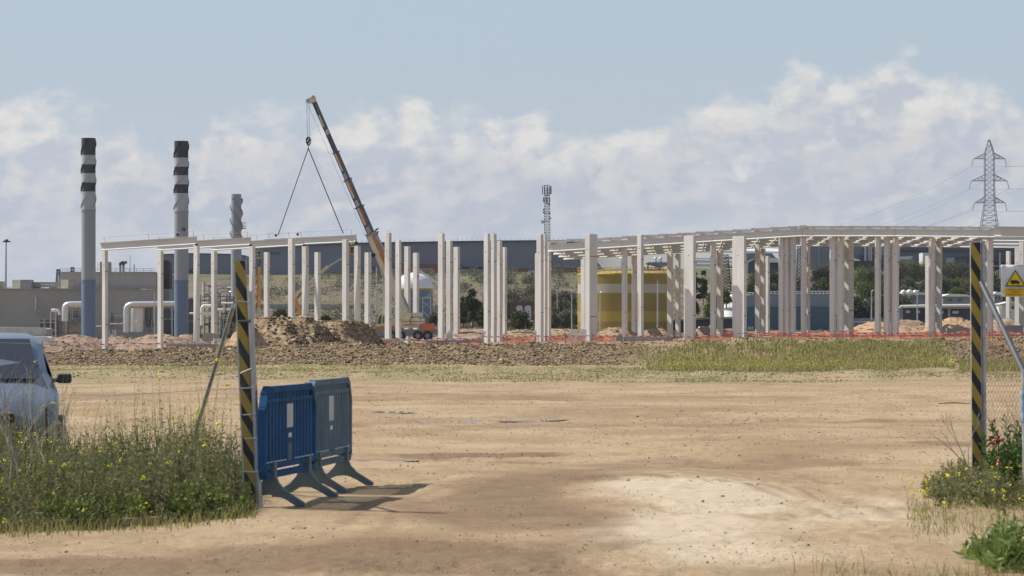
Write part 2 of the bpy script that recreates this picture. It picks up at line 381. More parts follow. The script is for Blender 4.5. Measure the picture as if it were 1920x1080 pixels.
wet = np.maximum.reduce([blob(950, 960, .85, 5.5, .4, 1), blob(1010, 900, .9, 3.0, .4, 2), blob(760, 1045, 1.5, 1.8, .45, 3), blob(450, 1062, 1.6, 1.0, .45, 4), blob(985, 1060, .5, 2.5, .3, 9), blob(1510, 862, .7, 2.0, .4, 11)*.7, blob(860, 852, 1.6, .7, .6, 12), blob(1150, 865, 1.5, .9, .7, 13)*.7, blob(1350, 872, 1.2, .9, .7, 14)*.7, blob(1620, 790, 1.7, 1.2, .7, 15)*.8, blob(1750, 833, .55, .8, .5, 16), blob(1000, 800, 3.5, 1.0, .8, 17)*.6, blob(1100, 745, 5, 2.0, .8, 18)*.5, blob(800, 740, 3, 1.5, .8, 19)*.6, blob(1640, 880, .5, .9, .6, 20)*.6])
pale = np.maximum.reduce([blob(1290, 925, .95, 4.5, .4, 5), blob(1230, 990, .7, 2.5, .4, 6), blob(1580, 960, .7, 2.5, .5, 7)*.8, blob(1350, 1010, .9, 3, .4, 8)*.9])*(1-wet*.8)
BANK = ss(GY, 132, 136.5)*(1-ss(GY, 148, 156))*np.clip(np.interp(GX*F/142+960, [-800, 1130, 1230, 1700, 1780, 3000], [1, 1, .25, .25, 1, 1])+.5*fbm(GX*.4, GY*.3, 33, 3), 0, 1)
def arc(px, py, rx, ry, q0, wd, s, half):
    yc = F*H/(py-605); xc = X(px, yc); q = np.sqrt(((GX-xc)/rx)**2+((GY-yc)/ry)**2)+.10*fbm(GX*.9, GY*.25, s, 3)
    a_ = np.exp(-((q-q0)/wd)**2)*np.clip(.55+1.6*fbm(GX*2.5, GY*.8, s+9, 4), 0, 1)
    return a_*(ss(GY, yc-2, yc+1.5) if half > 0 else ss(GX, xc-.3, xc+.4))
for k_, q0 in enumerate((1.0, 1.10, 1.22, 1.38)): wet = np.maximum(wet, (.95-.12*k_)*arc(1270, 975, 1.35, 8.0, q0, .035, 300+k_*7, 1))
for k_, q0 in enumerate((1.0, 1.2)): wet = np.maximum(wet, .6*arc(1240, 1010, 2.2, 12.0, q0, .03, 400+k_*7, 1))
ZG = ss(GY, 93, 101+0*GX)*(1-ss(GY, 136, 150)); grass = ZG*(.35+1.1*np.clip(fbm(GX*.16, GY*.10, 80, 4)+.5, 0, 1))
hill = ss(GY, 430, 470)
hillg = hill*np.clip(.2+.9*np.interp(GZ, [0, 7, 9, 11, 15], [.1, .0, .15, .8, 1])+.9*fbm(GX*.03, GY*.015, 90, 4), 0, 1)
sitem = ss(GY, 146, 160)*(1-hill)
gm = bpy.data.materials.new('earth'); gm.use_nodes = True; t = NT(gm.node_tree); b = t.n['Principled BSDF']; b.inputs['Roughness'].default_value = .95; b.inputs['Specular IOR Level'].default_value = .12
g = t.new('ShaderNodeNewGeometry'); pos = g.outputs['Position']
def A_(nm): return t.new('ShaderNodeAttribute', attribute_name=nm).outputs['Fac']
mp = t.new('ShaderNodeMapping'); t.l.new(pos, mp.inputs[0]); mp.inputs['Scale'].default_value = (.75, .55, 1)
nA = t.noise(mp.outputs[0], .6, 8, .6, .4); nB = t.noise(pos, 4.5, 9, .65); nC = t.noise(mp.outputs[0], 2.4, 6, .6)
tan = t.mix(t.step(nA, .3, .7), (.335, .235, .132), (.475, .358, .222))
nL = t.noise(mp.outputs[0], .22, 5, .6, .5); tan = t.mix(t.step(nL, .50, .66, 0, .6), tan, (.26, .175, .10))
nF = t.noise(pos, 14, 8, .75); tan = t.mix(t.step(nF, .54, .66, 0, .65), tan, (.19, .125, .07)); tan = t.mix(t.step(nF, .34, .44, .6, 0), tan, (.62, .50, .35))
nP = t.noise(pos, 38, 4, .7); tan = t.mix(t.step(nP, .60, .68, 0, .6), tan, (.15, .10, .06)); tan = t.mix(t.step(nP, .32, .38, .5, 0), tan, (.62, .52, .38))
tan = t.mix(t.step(nC, .55, .8, 0, .55), tan, (.27, .18, .11))
tan = t.mix(t.m('MULTIPLY', A_('pale'), .8), tan, (.62, .51, .37))
tan = t.mix(t.m('MULTIPLY', A_('wet'), t.step(nC, .2, .7, .9, .6)), tan, (.18, .115, .068))
mp2 = t.new('ShaderNodeMapping'); t.l.new(pos, mp2.inputs[0]); mp2.inputs['Scale'].default_value = (.5, .12, 1)
nG = t.noise(mp2.outputs[0], 1.4, 7, .65)
tan = t.mix(t.m('MULTIPLY', A_('grass'), t.step(nG, .35, .6)), tan, (.27, .235, .115))
nS = t.noise(mp2.outputs[0], .8, 8, .65)
dirt = t.mix(t.step(nS, .3, .7), (.23, .135, .085), (.42, .30, .20))
tan = t.mix(A_('site'), tan, dirt)
nK = t.noise(pos, 5, 9, .75)
tan = t.mix(A_('bank'), tan, t.mix(t.step(nK, .35, .7), (.13, .088, .05), (.31, .225, .135)))
mp3 = t.new('ShaderNodeMapping'); t.l.new(pos, mp3.inputs[0]); mp3.inputs['Scale'].default_value = (.22, .06, .22)
nH = t.noise(mp3.outputs[0], 1.0, 9, .7)
hilc = t.mix(t.step(nH, .35, .65), (.12, .098, .072), (.21, .175, .13))
hilc = t.mix(t.m('MULTIPLY', A_('hillg'), .9), hilc, t.mix(t.step(nH, .35, .65), (.075, .085, .03), (.15, .15, .06)))
tan = t.mix(A_('hill'), tan, hilc)
tan = t.mix(t.step(nB, .3, .75, .25, 0), tan, (.16, .11, .07))
t.l.new(tan, b.inputs['Base Color'])
bp = t.new('ShaderNodeBump'); bp.inputs['Strength'].default_value = .8; bp.inputs['Distance'].default_value = .03
t.l.new(t.m('ADD', t.noise(pos, 9, 8, .7), t.m('MULTIPLY', t.noise(pos, 45, 4, .7), .35)), bp.inputs['Height']); t.l.new(bp.outputs[0], b.inputs['Normal'])
me = npmesh('ground', v, quads, gm, {'wet': wet.ravel(), 'pale': pale.ravel(), 'grass': np.clip(grass, 0, 1).ravel(), 'site': sitem.ravel(), 'hill': hill.ravel(), 'hillg': hillg.ravel(), 'bank': BANK.ravel()}, True)
tag(npobj('ground', me), kind='structure')
del GX, GY, GZ, v, quads
# near strip of road behind and beside the camera
# ---------------------------------------------------------------- scatter helpers
ICO = bmesh.new(); bmesh.ops.create_icosphere(ICO, subdivisions=1, radius=1)
IV = np.array([q.co[:] for q in ICO.verts]); IF = np.array([[q.index for q in f.verts] for f in ICO.faces]); ICO.free()
OV = np.array([(1,0,0),(-1,0,0),(0,1,0),(0,-1,0),(0,0,1),(0,0,-1)], float); OF = np.array([(0,2,4),(2,1,4),(1,3,4),(3,0,4),(2,0,5),(1,2,5),(3,1,5),(0,3,5)])
def rocks(name, x, y, z, size, mt, flat=.65, ico=True):
    N = len(x); BV, BF = (IV, IF) if ico else (OV, OF); k = len(BV)
    j = 1+.35*RNG.normal(size=(N, k, 1)).clip(-1.3, 1.3); s = size[:, None, None]*(1+.4*RNG.uniform(-1, 1, (N, 1, 3)))
    a = RNG.uniform(0, 2*PI, N); vv = BV[None]*j*s; vv[:, :, 2] *= flat
    c, sn = np.cos(a)[:, None], np.sin(a)[:, None]
    vx = vv[:, :, 0]*c-vv[:, :, 1]*sn; vy = vv[:, :, 0]*sn+vv[:, :, 1]*c
    V_ = np.stack([vx+x[:, None], vy+y[:, None], vv[:, :, 2]+(z+size*.2)[:, None]], -1).reshape(-1, 3)
    Fc = (BF[None]+(np.arange(N)*k)[:, None, None]).reshape(-1, 3)
    return npmesh(name, V_, Fc, mt, {'tint': np.repeat(RNG.beta(1.6, 2.2, N), k)})
def blades(name, x, y, z, h, w, mt, lean=.35, tlo=0, thi=1):
    N = len(x); a = RNG.uniform(0, 2*PI, N); la = RNG.uniform(0, 2*PI, N); L = h*lean*RNG.uniform(.2, 1, N)
    dx, dy = np.cos(a)*w/2, np.sin(a)*w/2; lx, ly = np.cos(la)*L, np.sin(la)*L
    V_ = np.stack([np.stack([x-dx, y-dy, z], -1), np.stack([x+dx, y+dy, z], -1), np.stack([x+dx*.7+lx*.35, y+dy*.7+ly*.35, z+h*.6], -1),
                   np.stack([x-dx*.7+lx*.35, y-dy*.7+ly*.35, z+h*.6], -1), np.stack([x+lx, y+ly, z+h], -1)], 1).reshape(-1, 3)
    b0 = (np.arange(N)*5)[:, None]
    T = np.concatenate([b0+np.array([0, 1, 2]), b0+np.array([0, 2, 3]), b0+np.array([3, 2, 4])])
    return npmesh(name, V_, T, mt, {'tint': np.repeat(np.clip(RNG.uniform(tlo, thi, N), 0, 1), 5)})
def leafquads(c, size, tint, asp=.5, updir=None):
    N = len(c); d = RNG.normal(size=(N, 3)); 
    if updir is not None: d[:, 2] = np.abs(d[:, 2])*updir
    d /= np.linalg.norm(d, axis=1)[:, None]; e = np.cross(d, RNG.normal(size=(N, 3))); e /= np.linalg.norm(e, axis=1)[:, None]
    s = size[:, None]; p0 = c; p1 = c+d*s*.5+e*s*asp*.5; p2 = c+d*s; p3 = c+d*s*.5-e*s*asp*.5
    V_ = np.stack([p0, p1, p2, p3], 1).reshape(-1, 3); Fq = np.arange(N*4).reshape(-1, 4)
    return V_, Fq, np.repeat(tint, 4)
def crown(name, blobs, n_, size, mt, asp=.8, tint=(0, 1), core=.35):
    blobs = np.array(blobs, float); w = blobs[:, 3]**2; idx = RNG.choice(len(blobs), n_, p=w/w.sum())
    d = RNG.normal(size=(n_, 3)); d /= np.linalg.norm(d, axis=1)[:, None]
    r = blobs[idx, 3]*(RNG.uniform(core, 1.0, n_)**.6)*(1+.18*RNG.normal(size=n_))
    c = blobs[idx, :3]+d*r[:, None]*np.array([1, 1, .85])
    bt = RNG.uniform(-.22, .22, len(blobs))[idx]
    tn = np.clip(RNG.uniform(tint[0], tint[1], n_)*.7+.15+bt, 0, 1)
    V_, Fq, tt = leafquads(c, size*RNG.uniform(.6, 1.4, n_), tn, asp)
    return npmesh(name, V_, Fq, mt, {'tint': tt})
# ================================================================ far hills
def ridge(name, pts, Y, dep):
    mb = MB(); q = [P(a, b, Y) for a, b in pts]; n_ = len(q)
    vs = [(p.x, Y, -5) for p in q]+[(p.x, Y+dep*.5, p.z) for p in q]+[(p.x, Y+dep, -5) for p in q]
    mb.add(vs, [(i, i+1, n_+i+1, n_+i) for i in range(n_-1)]+[(n_+i, n_+i+1, 2*n_+i+1, 2*n_+i) for i in range(n_-1)], 0, True)
    return tag(mb.build(name, M['hillfar']), kind='structure')
M['hillfar'] = mat('distant_hill', (.13, .14, .10), .95, .2, .004)
rp = [(-900, 590)]+[(x, y+1.2*math.sin(x*.21)) for x, y in ((-500, 560), (-200, 540), (0, 527), (30, 524), (60, 520), (85, 518), (105, 513), (130, 507), (160, 500), (200, 503), (240, 508), (290, 500), (340, 512), (420, 520))]+[(900, 560), (1500, 540), (2000, 545), (2600, 560)]
ridge('hills', rp, 8500, 1500)
# ================================================================ concrete frame of the hall
TH = R(48)
def colY(j, k): return 269.4*1.016**j*1.044**k
cols = []   # (px left, px lit face, px shaded face, py top, Y)
def C_(px, a, b, top, Y): cols.append((px, a, b, top, Y))
for px, a, b, top, j, k in [(190.5, 6.5, 5, 470, 0, 4), (294.5, 7, 4.5, 471, 1, 4), (362, 8, 4, 458, 2, 3), (395, 6.5, 5.5, 471, 2, 4), (466.5, 7, 5, 459, 3, 3), (494, 7.5, 4, 473, 3, 4),
    (539.5, 8.5, 5, 447.5, 4, 2), (565.5, 8, 5, 461, 4, 3), (589, 7, 5, 473, 4, 4), (641, 8, 5.5, 449, 5, 2), (663.5, 7.5, 5, 461, 5, 3), (683, 7.5, 5.5, 473.5, 5, 4),
    (721, 8.5, 4.5, 436.5, 6, 1), (741, 7.5, 4, 450, 6, 2), (757.5, 7.5, 4.5, 462, 6, 3), (774, 7.5, 4.5, 474, 6, 4), (821, 8.5, 4.5, 437.5, 7, 1), (836, 8, 4.5, 451, 7, 2), (850, 8, 4.5, 463, 7, 3),
    (907, 7.5, 4.5, 437.5, 8, 0), (920.2, 6, 5, 438.5, 8, 1), (931.5, 5.5, 4.5, 452, 8, 2), (942.3, 4.5, 4, 463.5, 8, 3),
    (1003, 7, 4, 475, 9, 3), (1006, 8, 5, 439, 8, .1), (1019.3, 2.5, 5, 439.5, 8.5, .9), (1026.8, 2.2, 4.5, 452, 8.6, 1.7)]:
    C_(px, a, b, top, colY(j, k))
def Y1(x): return 312-.40*(x-3.3)
def Yc(px, k):   # depth of beam line k at photo column px
    Y = 305.0
    for _ in range(6): Y = Y1(X(px, Y)-.65*k)+13*k
    return Y
for px, a, b, top, k in [(1089, 7, 2.5, 478.5, 3.4), (1097, 8.3, 15.2, 439, -.45), (1166, 6.2, 4.6, 465, 0), (1184.3, 6.4, 4.2, 479, 3), (1195, 7, 5.2, 440, -.45), (1251, 7.6, 3.6, 471, 1.06),
    (1266.4, 6, 4, 476, 2.06), (1283, 17, 5, 441.5, -.45), (1332, 6.8, 4.2, 455, 0), (1344.3, 6.4, 5.6, 470, 2.05), (1374.5, 20.5, 5, 442.5, -.45), (1416, 7.2, 2.8, 457.5, 1.05), (1426.6, 5.6, 3.4, 465.5, 2.05),
    (1436, 4, 3.7, 480, 4), (1460.3, 6.9, 2.2, 444.2, 0), (1470, 7, 3, 444, 0), (1480, 8, 5, 443.7, 0), (1502, 6.2, 4.5, 445, 0), (1512.5, 2.5, 4.5, 459, 2.05), (1556, 7.6, 5.2, 444.2, 0),
    (1570, 8, 5, 444, 0), (1584, 7, 10.6, 449, 1.05), (1641, 7, 4.4, 444.5, 0), (1658, 7.3, 4.3, 444.5, 0), (1670, 2, 3, 462, 3), (1674.5, 7.5, 4, 446, 0), (1735.5, 6, 3, 480, 4.2), (1742.3, 8.4, 4, 446, 0),
    (1756.6, 6.6, 3.8, 450, 1.06), (1833, 6.5, 4, 446.8, .6), (1843.5, 7.5, 2, 448.5, 1.06), (1851.3, 7.5, 4.3, 446, 0), (1887, 5.3, 4, 471, 4.6), (1903.5, 7, 3.6, 463, 3.2), (1912, 7, 5, 452, 1.2)]:
    C_(px, a, b, top, Yc(px, k))
cols.sort(key=lambda c: c[0])
ORD = ['first','second','third','fourth','fifth','sixth','seventh','eighth','ninth','tenth','eleventh','twelfth','thirteenth','fourteenth','fifteenth','sixteenth','seventeenth','eighteenth','nineteenth','twentieth']
TENS = {2:'twenty',3:'thirty',4:'forty',5:'fifty',6:'sixty'}
TNTH = {2:'twentieth',3:'thirtieth',4:'fortieth',5:'fiftieth',6:'sixtieth'}
def ordw(n_):
    if n_ < 20: return ORD[n_]
    a, b = divmod(n_+1, 10)
    return TNTH[a] if b == 0 else TENS[a]+'-'+ORD[b-1]
def where(px):
    if px < 440: return 'left of the left striped gate post'
    if px < 700: return 'between the left striped gate post and the crane boom'
    if px < 800: return 'beside the truck crane'
    if px < 1060: return 'left of the yellow tank'
    if px < 1262: return 'in front of the yellow tank'
    if px < 1440: return 'right of the yellow tank'
    if px < 1610: return 'in front of the teal wall'
    if px < 1820: return 'left of the right striped gate post'
    return 'beside the right striped gate post'
for idx, (px, a, b, top, Y) in enumerate(cols):
    s = Y/F; mx = X(px+a, Y); mz = Z(top, Y); A = a*s/math.cos(TH); B = b*s/math.sin(TH)
    dA = Vector((-math.cos(TH), math.sin(TH), 0)); dB = Vector((math.sin(TH), math.cos(TH), 0)); m0 = Vector((mx, Y, 0))
    q = [m0, m0+dB*B, m0+dB*B+dA*A, m0+dA*A]; zb = float(gz(mx, Y))-.5
    mb = MB(); ch = .018
    def ring(z, c=0.0): 
        ctr = (q[0]+q[2])/2
        return [tuple((p+(ctr-p).normalized()*c)+Vector((0, 0, z))) for p in q]
    mb.add(ring(zb)+ring(mz-ch)+ring(mz, ch*1.4), [(0,1,5,4),(1,2,6,5),(2,3,7,6),(3,0,4,7),(4,5,9,8),(5,6,10,9),(6,7,11,10),(7,4,8,11),(8,9,10,11)])
    size = 'very wide' if a+b > 21 else 'slim' if a+b < 9.6 else 'standard width'
    tall = 'tall' if top < 452 else 'medium height' if top < 468 else 'shorter'
    loaded = (px < 700 and top < 474 and round(px) in (190, 294, 362, 395, 466, 494, 566, 664)) or (px > 1060 and not (435 < top < 443) and not 474 < top)
    o = mb.build('concrete_column', M['concrete'])
    tag(o, f"{tall} {size} concrete column {'under the beams' if loaded else 'with a bare top'} {where(px)}, {ordw(idx)} column from the left", 'column', 'precast concrete columns')
    # lifting hole on the lit face, dark cast-in marks on the shaded face
    nA = Vector((-math.sin(TH), -math.cos(TH), 0)); nB = Vector((math.cos(TH), -math.sin(TH), 0))
    c0 = m0+dA*A*.5+nA*.004+Vector((0, 0, mz-random.uniform(1.1, 1.7)))
    hb = MB(); k_ = 10; hb.add([c0+dA*math.cos(2*PI*i/k_)*.055+Vector((0, 0, math.sin(2*PI*i/k_)*.055)) for i in range(k_)]+[c0-nA*.03], [tuple(range(k_))])
    hb.build('lifting_hole', M['mark'], o)
    for fr in ((.22+random.uniform(-.03, .03)), (.70+random.uniform(-.05, .05))):
        zz = mz-(mz-zb)*fr; mk = MB(); c1 = m0+dB*B*.5+nB*.006
        mk.bar(c1-dB*B*.42+Vector((0, 0, zz)), c1+dB*B*.42+Vector((0, 0, zz)), .02, .055)
        mk.build('cast_mark', M['mark'], o)
    if a+b > 21 or random.random() < .35:
        rb = MB()
        for t_ in (.3, .7):
            p = m0+dA*A*t_+dB*B*.5; rb.tube([p+Vector((0, 0, mz-.05)), p+Vector((random.uniform(-.02, .02), 0, mz+.16))], .012, 5)
        rb.build('starter_bar', M['rust'], o)
# ---- I beams: sloped lower flange, thin web, top flange
def ibeam(pA, pB, h=.66, w=.42, name='roof_beam', tw=.30, cut=0):
    pA, pB = Vector(pA), Vector(pB); d = (pB-pA); d.normalize(); nrm = Vector((d.y, -d.x, 0)).normalized(); up = Vector((0, 0, 1))
    if nrm.y > 0: nrm = -nrm
    # section in (out, up), front half then mirrored; origin at bottom
    half = [(w/2, 0), (w/2, .05), (.06, .17), (.05, h-.11), (tw/2, h-.07), (tw/2, h)]
    sec = half+[(-a_, b_) for a_, b_ in half[::-1]]
    k = len(sec)
    vs = [pA+nrm*a_+up*b_-d*(cut*b_/h) for a_, b_ in sec]+[pB+nrm*a_+up*b_ for a_, b_ in sec]
    mb = MB(); mb.add(vs, [tuple(range(k)), tuple(range(2*k-1, k-1, -1))]+[(i, k+i, k+(i+1) % k, (i+1) % k) for i in range(k)])
    return mb
def fixn(o):
    bm = bmesh.new(); bm.from_mesh(o.data); bmesh.ops.recalc_face_normals(bm, faces=bm.faces); bm.to_mesh(o.data); bm.free()
for i, (pa, ya, pb, yb, j, lab) in enumerate([(192, 470, 368.5, 458.5, 0, 'concrete roof beam resting on the first column, leftmost of the left roof beams'),
        (296, 470.5, 470, 459.5, 1, 'concrete roof beam passing in front of the right chimney, second of the left roof beams'),
        (397, 470.5, 570, 460, 2, 'concrete roof beam above the left gate post, third of the left roof beams'),
        (497, 462, 668, 454, 3, 'concrete roof beam slung from the crane hook, topmost of the left roof beams')]):
    YA, YB = colY(j, 4)-.3, colY(j+2, 3)-.3
    A3 = P(pa, ya, YA); B3 = P(pb, yb, YB)
    o = ibeam(A3, B3, h=(.72 if i < 3 else .68), w=.50, tw=.26, cut=(.18 if i == 0 else 0)).build('roof_beam', M['conc_beam']); fixn(o)
    tag(o, lab, 'roof beam', 'precast roof beams')
    bb = MB(); bb.box(B3+Vector((.02, -.15, -.03)), (.26, .3, .14)); bb.build('rubber_bearing', M['black'], o)
    # temporary safety rope on thin posts
    rl = MB(); h0 = .72; d = (B3-A3)
    pst = [.03, .5, .97] if i < 3 else [.05, .27, .95]
    top = []
    for t_ in pst:
        b0 = A3+d*t_+Vector((0, 0, h0)); e = b0+Vector((-.14+.1*t_, 0, .5)); rl.tube([b0, e], .018, 5); top.append(e)
    for a_, b_ in zip(top, top[1:]):
        rl.tube([a_.lerp(b_, t_)-Vector((0, 0, .18*t_*(1-t_))) for t_ in np.linspace(0, 1, 7)], .010, 4, cap=False)
    rl.build('safety_rope', M['steelgrey'], o)
    kb = MB()
    for t_ in ((.80,) if i == 0 else (.12, .36) if i == 3 else ()):
        kb.sph(A3+d*t_+Vector((0, 0, h0+.28)), .13, 10)
    if kb.v: kb.build('rope_reel', M['black'], o)
# right hand roof: four parallel beam lines
PB = [(1028, 472.8), (1097, 466.8), (1167, 464.2), (1207, 461), (1283, 457), (1336, 453.6), (1400, 450), (1450, 446.6), (1505, 443.6), (1600, 443.4), (1679, 443.8), (1760, 444.8), (1855, 445.6), (1960, 447)]
def zb1(px):
    y = np.interp(px, [a for a, b in PB], [b for a, b in PB]); return Z(float(y), Yc(px, 0))
joints = [1028, 1167, 1336, 1505, 1679, 1855, 2030]
def pt(px, k):
    Y = Yc(px, 0); return Vector((X(px, Y)+.65*k, Y+13*k, zb1(px)))
rown = ['front', 'second', 'third', 'rearmost']
for k in range(4):
    for i in range(6):
        mids = [joints[i]]+[a for a, b in PB if joints[i]+25 < a < joints[i+1]-25 and abs(a-1505) > 1][:0]+[joints[i+1]]
        a_, b_ = pt(joints[i], k), pt(joints[i+1], k); g_ = (b_-a_).normalized()*.02
        o = ibeam(a_+g_, b_-g_, h=(.66 if i < 5 or k else .80), w=.50, tw=.26).build('roof_beam', M['conc_beam']); fixn(o)
        tag(o, f"long concrete roof beam over the right columns, {rown[k]} beam line, {ORD[i]} length from its left end", 'roof beam', 'precast roof beams')
# purlins from line to line
PX = [1045+34.6*i for i in range(26)]
for i, px in enumerate(PX[:24]):
    mb = MB(); n_ = 3
    for k in range(3):
        a_, b_ = pt(px, k), pt(px, k+1)
        dd = (b_-a_).normalized()
        mb.bar(a_+dd*.35+Vector((0, 0, .34)), b_-dd*.35+Vector((0, 0, .34)), .16, .56)
    a_, b_ = pt(px, 0), pt(px, 3); dd = (b_-a_).normalized(); side = Vector((1, 0, 0))
    lo = .66; s0 = a_-dd*.02; e0 = b_+dd*.4
    sec = [(-.10, lo), (.10, lo), (.16, lo+.10), (.42, lo+.20), (.42, lo+.25), (-.42, lo+.25), (-.42, lo+.20), (-.16, lo+.10)]
    kk = len(sec); vs = [s0+side*u+Vector((0, 0, w)) for u, w in sec]+[e0+side*u+Vector((0, 0, w)) for u, w in sec]
    mb.add(vs, [tuple(range(kk)), tuple(range(2*kk-1, kk-1, -1))]+[(q_, kk+q_, kk+(q_+1) % kk, (q_+1) % kk) for q_ in range(kk)])
    o = mb.build('roof_purlin', M['conc_beam']); fixn(o)
    lo2 = .66; q0 = pt(px-17.2, 0)+Vector((0, -.12, lo2)); q1 = pt(px+17.2, 0)+Vector((0, -.12, lo2))
    q1.z = q0.z = max(q0.z, q1.z)+.0
    ep = MB().bar(q0+Vector((0, .10, .12)), q1+Vector((0, .10, .12)), .10, .25).build('edge_panel', M['concrete'], o)
    tag(o, f"Y-shaped concrete purlin lying across the right roof beams, {ordw(i)} purlin from the left", 'purlin', 'concrete roof purlins')
o = MB().hexa([pt(1498, 0)+Vector((0, -.2, .68)), pt(1512, 0)+Vector((0, -.2, .68)), pt(1512, 0)+Vector((0, .2, .68)), pt(1498, 0)+Vector((0, .2, .68)), pt(1498, 0)+Vector((0, -.2, .98)), pt(1512, 0)+Vector((0, -.2, .98)), pt(1512, 0)+Vector((0, .2, .98)), pt(1498, 0)+Vector((0, .2, .98))]).build('ridge_block', M['conc_beam'])
tag(o, 'small pale concrete ridge block on top of the highest roof beam joint', 'block')
o = ibeam(pt(1862, 0)+Vector((0, -1.0, .05)), pt(2030, 0)+Vector((0, -1.0, .0)), h=.88, w=.34, tw=.34).build('edge_beam', M['conc_beam']); fixn(o)
tag(o, 'deep flat concrete edge beam at the right end of the roof', 'roof beam')
# ================================================================ beams, slabs and blocks lying on the site
def lyer(name, px, Y, dep, m, label, cat, group=None, parts=None):
    o = MB().ext(px, Y, dep).build(name, M[m]); fixn(o); return tag(o, label, cat, group)
o = MB(); a_, b_ = P(678, 645.5, 262), P(757, 645.5, 262); ob = ibeam(a_, b_, h=.42, w=.5, tw=.5).build('lying_beam', M['conc_beam']); fixn(ob)
tag(ob, 'pale concrete beam lying on the ground in front of the crane', 'concrete beam', 'precast members lying on the ground')
ob = MB().tube([P(795, 641.5, 258), P(866, 641, 262)], .17, 12).build('lying_pipe', M['conc_old']); tag(ob, 'grey concrete pipe lying on the ground right of the crane', 'pipe')
for (x0, x1, yb, yt, Y, dp, lab) in [(868, 905, 642, 636, 262, .5, 'short grey concrete beam lying left of the group of four columns'), (1155, 1168, 639, 628.5, 270, .9, 'pale square end of a concrete member lying in front of the yellow tank'),
        (1168.5, 1262, 638.5, 631, 274, .6, 'long dark grey concrete beam lying in front of the yellow tank'), (312, 348, 650.5, 643.5, 240, .5, 'grey concrete beam lying in the dirt behind the second column'), (350, 409, 651, 645, 243, .5, 'grey concrete beam lying in the dirt below the third column'),
        (1775, 1818, 627, 616, 300, .6, 'pinkish concrete slab lying left of the right striped post'), (1880, 1918, 622, 610, 305, .6, 'pale concrete slab lying right of the right striped post')]:
    lyer('lying_beam', [(x0, yb+1), (x0, yt+.8), (x0+1, yt), (x1-1, yt), (x1, yt+.8), (x1, yb+1)], Y, dp, 'conc_old', lab, 'concrete beam', 'precast members lying on the ground')
def blocks(spec, m, name, cat, group):
    for (x0, x1, yt, yb, Y, lab) in spec:
        mb = MB(); s = Y/F; w = (x1-x0)*s; h = (yb-yt)*s; c = P((x0+x1)/2, (yt+yb)/2, Y+w*.35)
        nl = 3
        for q_ in range(nl): mb.box((c.x+random.uniform(-.02, .02), c.y, c.z-h/2+h*(q_+.5)/nl), (w*random.uniform(.94, 1), w*.7, h/nl*.9))
        o = mb.build(name, M[m]); tag(o, lab, cat, group)
blocks([(1068.5, 1083, 617, 628, 280, 'white stacked bags on the left pallet of the upper row by the wide column'), (1089, 1100, 617, 628, 281, 'white stacked bags on the upper row partly behind the wide column'), (1065, 1077.5, 628.3, 638, 276, 'white stacked bags on the lower row, leftmost pallet'), (1079.5, 1092, 628.3, 638.5, 276.5, 'white stacked bags on the lower row, beside the wide column'),
        (905.5, 911, 621, 628, 290, 'small white bag pile just left of the group of four columns'), (901, 908, 627, 634, 288, 'low white bag pile at the foot of the group of four columns')], 'white', 'bag_pallet', 'pallet', 'pallets of white bags')
o = MB(); o.ext([(379.5, 640), (379.5, 627), (381, 624.5), (384, 624), (397, 624), (398.5, 640)], 300, 1.0); ob = o.build('concrete_block', M['conc_old']); fixn(ob); tag(ob, 'pale grey concrete block left of the mound, lit left half of the pair', 'concrete block', 'concrete blocks by the mound')
o = MB(); o.ext([(399, 635), (399, 625), (409.5, 625), (410, 634.5)], 303, 1.0); ob = o.build('concrete_block', M['conc_old']); fixn(ob); tag(ob, 'darker grey concrete block touching the pale block left of the mound', 'concrete block', 'concrete blocks by the mound')
ob = MB().tube([P(1430, 634, 270), P(1446, 633, 272)], .12, 12).build('plastic_pipe', M['pipe_w']); tag(ob, 'short white plastic pipe lying at the orange mesh', 'pipe')
for a, b, c, Y, lab in ((1597, 1608, 619, 292, 'yellow formwork board pile behind the orange mesh left end'), (1626, 1640, 617, 294, 'pale yellow board pile behind the orange mesh near the tall columns')):
    ob = MB().ext([(a, c+2.2), (a, c), (b, c), (b, c+2.2)], Y, .8).build('board_pile', M['amber']); fixn(ob); tag(ob, lab, 'boards', 'board piles')
# barrier tape on small stakes
def tape(name, pts, h, mt, label, thick=.004):
    mb = MB(); q = [P(*p) for p in pts]
    full = []
    for a_, b_ in zip(q, q[1:]):
        for t_ in np.linspace(0, 1, 8)[:-1]: full.append(a_.lerp(b_, t_)-Vector((0, 0, .10*4*t_*(1-t_)+.01*math.sin(t_*20+a_.x))))
    full.append(q[-1])
    for a_, b_ in zip(full, full[1:]): mb.bar(a_, b_, thick, h)
    o = mb.build(name, mt)
    for p in q: MB().tube([p+Vector((0, .02, .06)), Vector((p.x, p.y+.02, float(gz(p.x, p.y))-.1))], .018, 6).build('stake', M['rust'], o)
    tag(o, label, 'barrier tape'); return o
tape('barrier_tape', [(120, 646, 235), (165, 644, 236), (240, 642, 238), (312, 642, 240), (365, 641.5, 240), (418, 639, 240)], .075, M['tape'], 'red and white barrier tape strung across the dirt left of the mound')
tape('barrier_tape', [(592, 655, 139), (605, 656, 139)], .05, M['tape'], 'scrap of red and white tape lying in front of the mound')
tape('barrier_tape', [(742, 634, 256), (775, 635.5, 256), (820, 634, 257), (865, 634.5, 258), (907, 633, 258)], .09, M['tape'], 'red and white barrier tape in front of the crane wheels')
tape('barrier_tape', [(905, 630, 254), (950, 628.5, 255), (1003, 629, 255), (1060, 627.5, 256), (1110, 628, 256), (1165, 627.5, 257), (1270, 629, 258), (1330, 628, 258)], .07, M['tape'], 'red and white barrier tape above the orange mesh at the yellow tank')
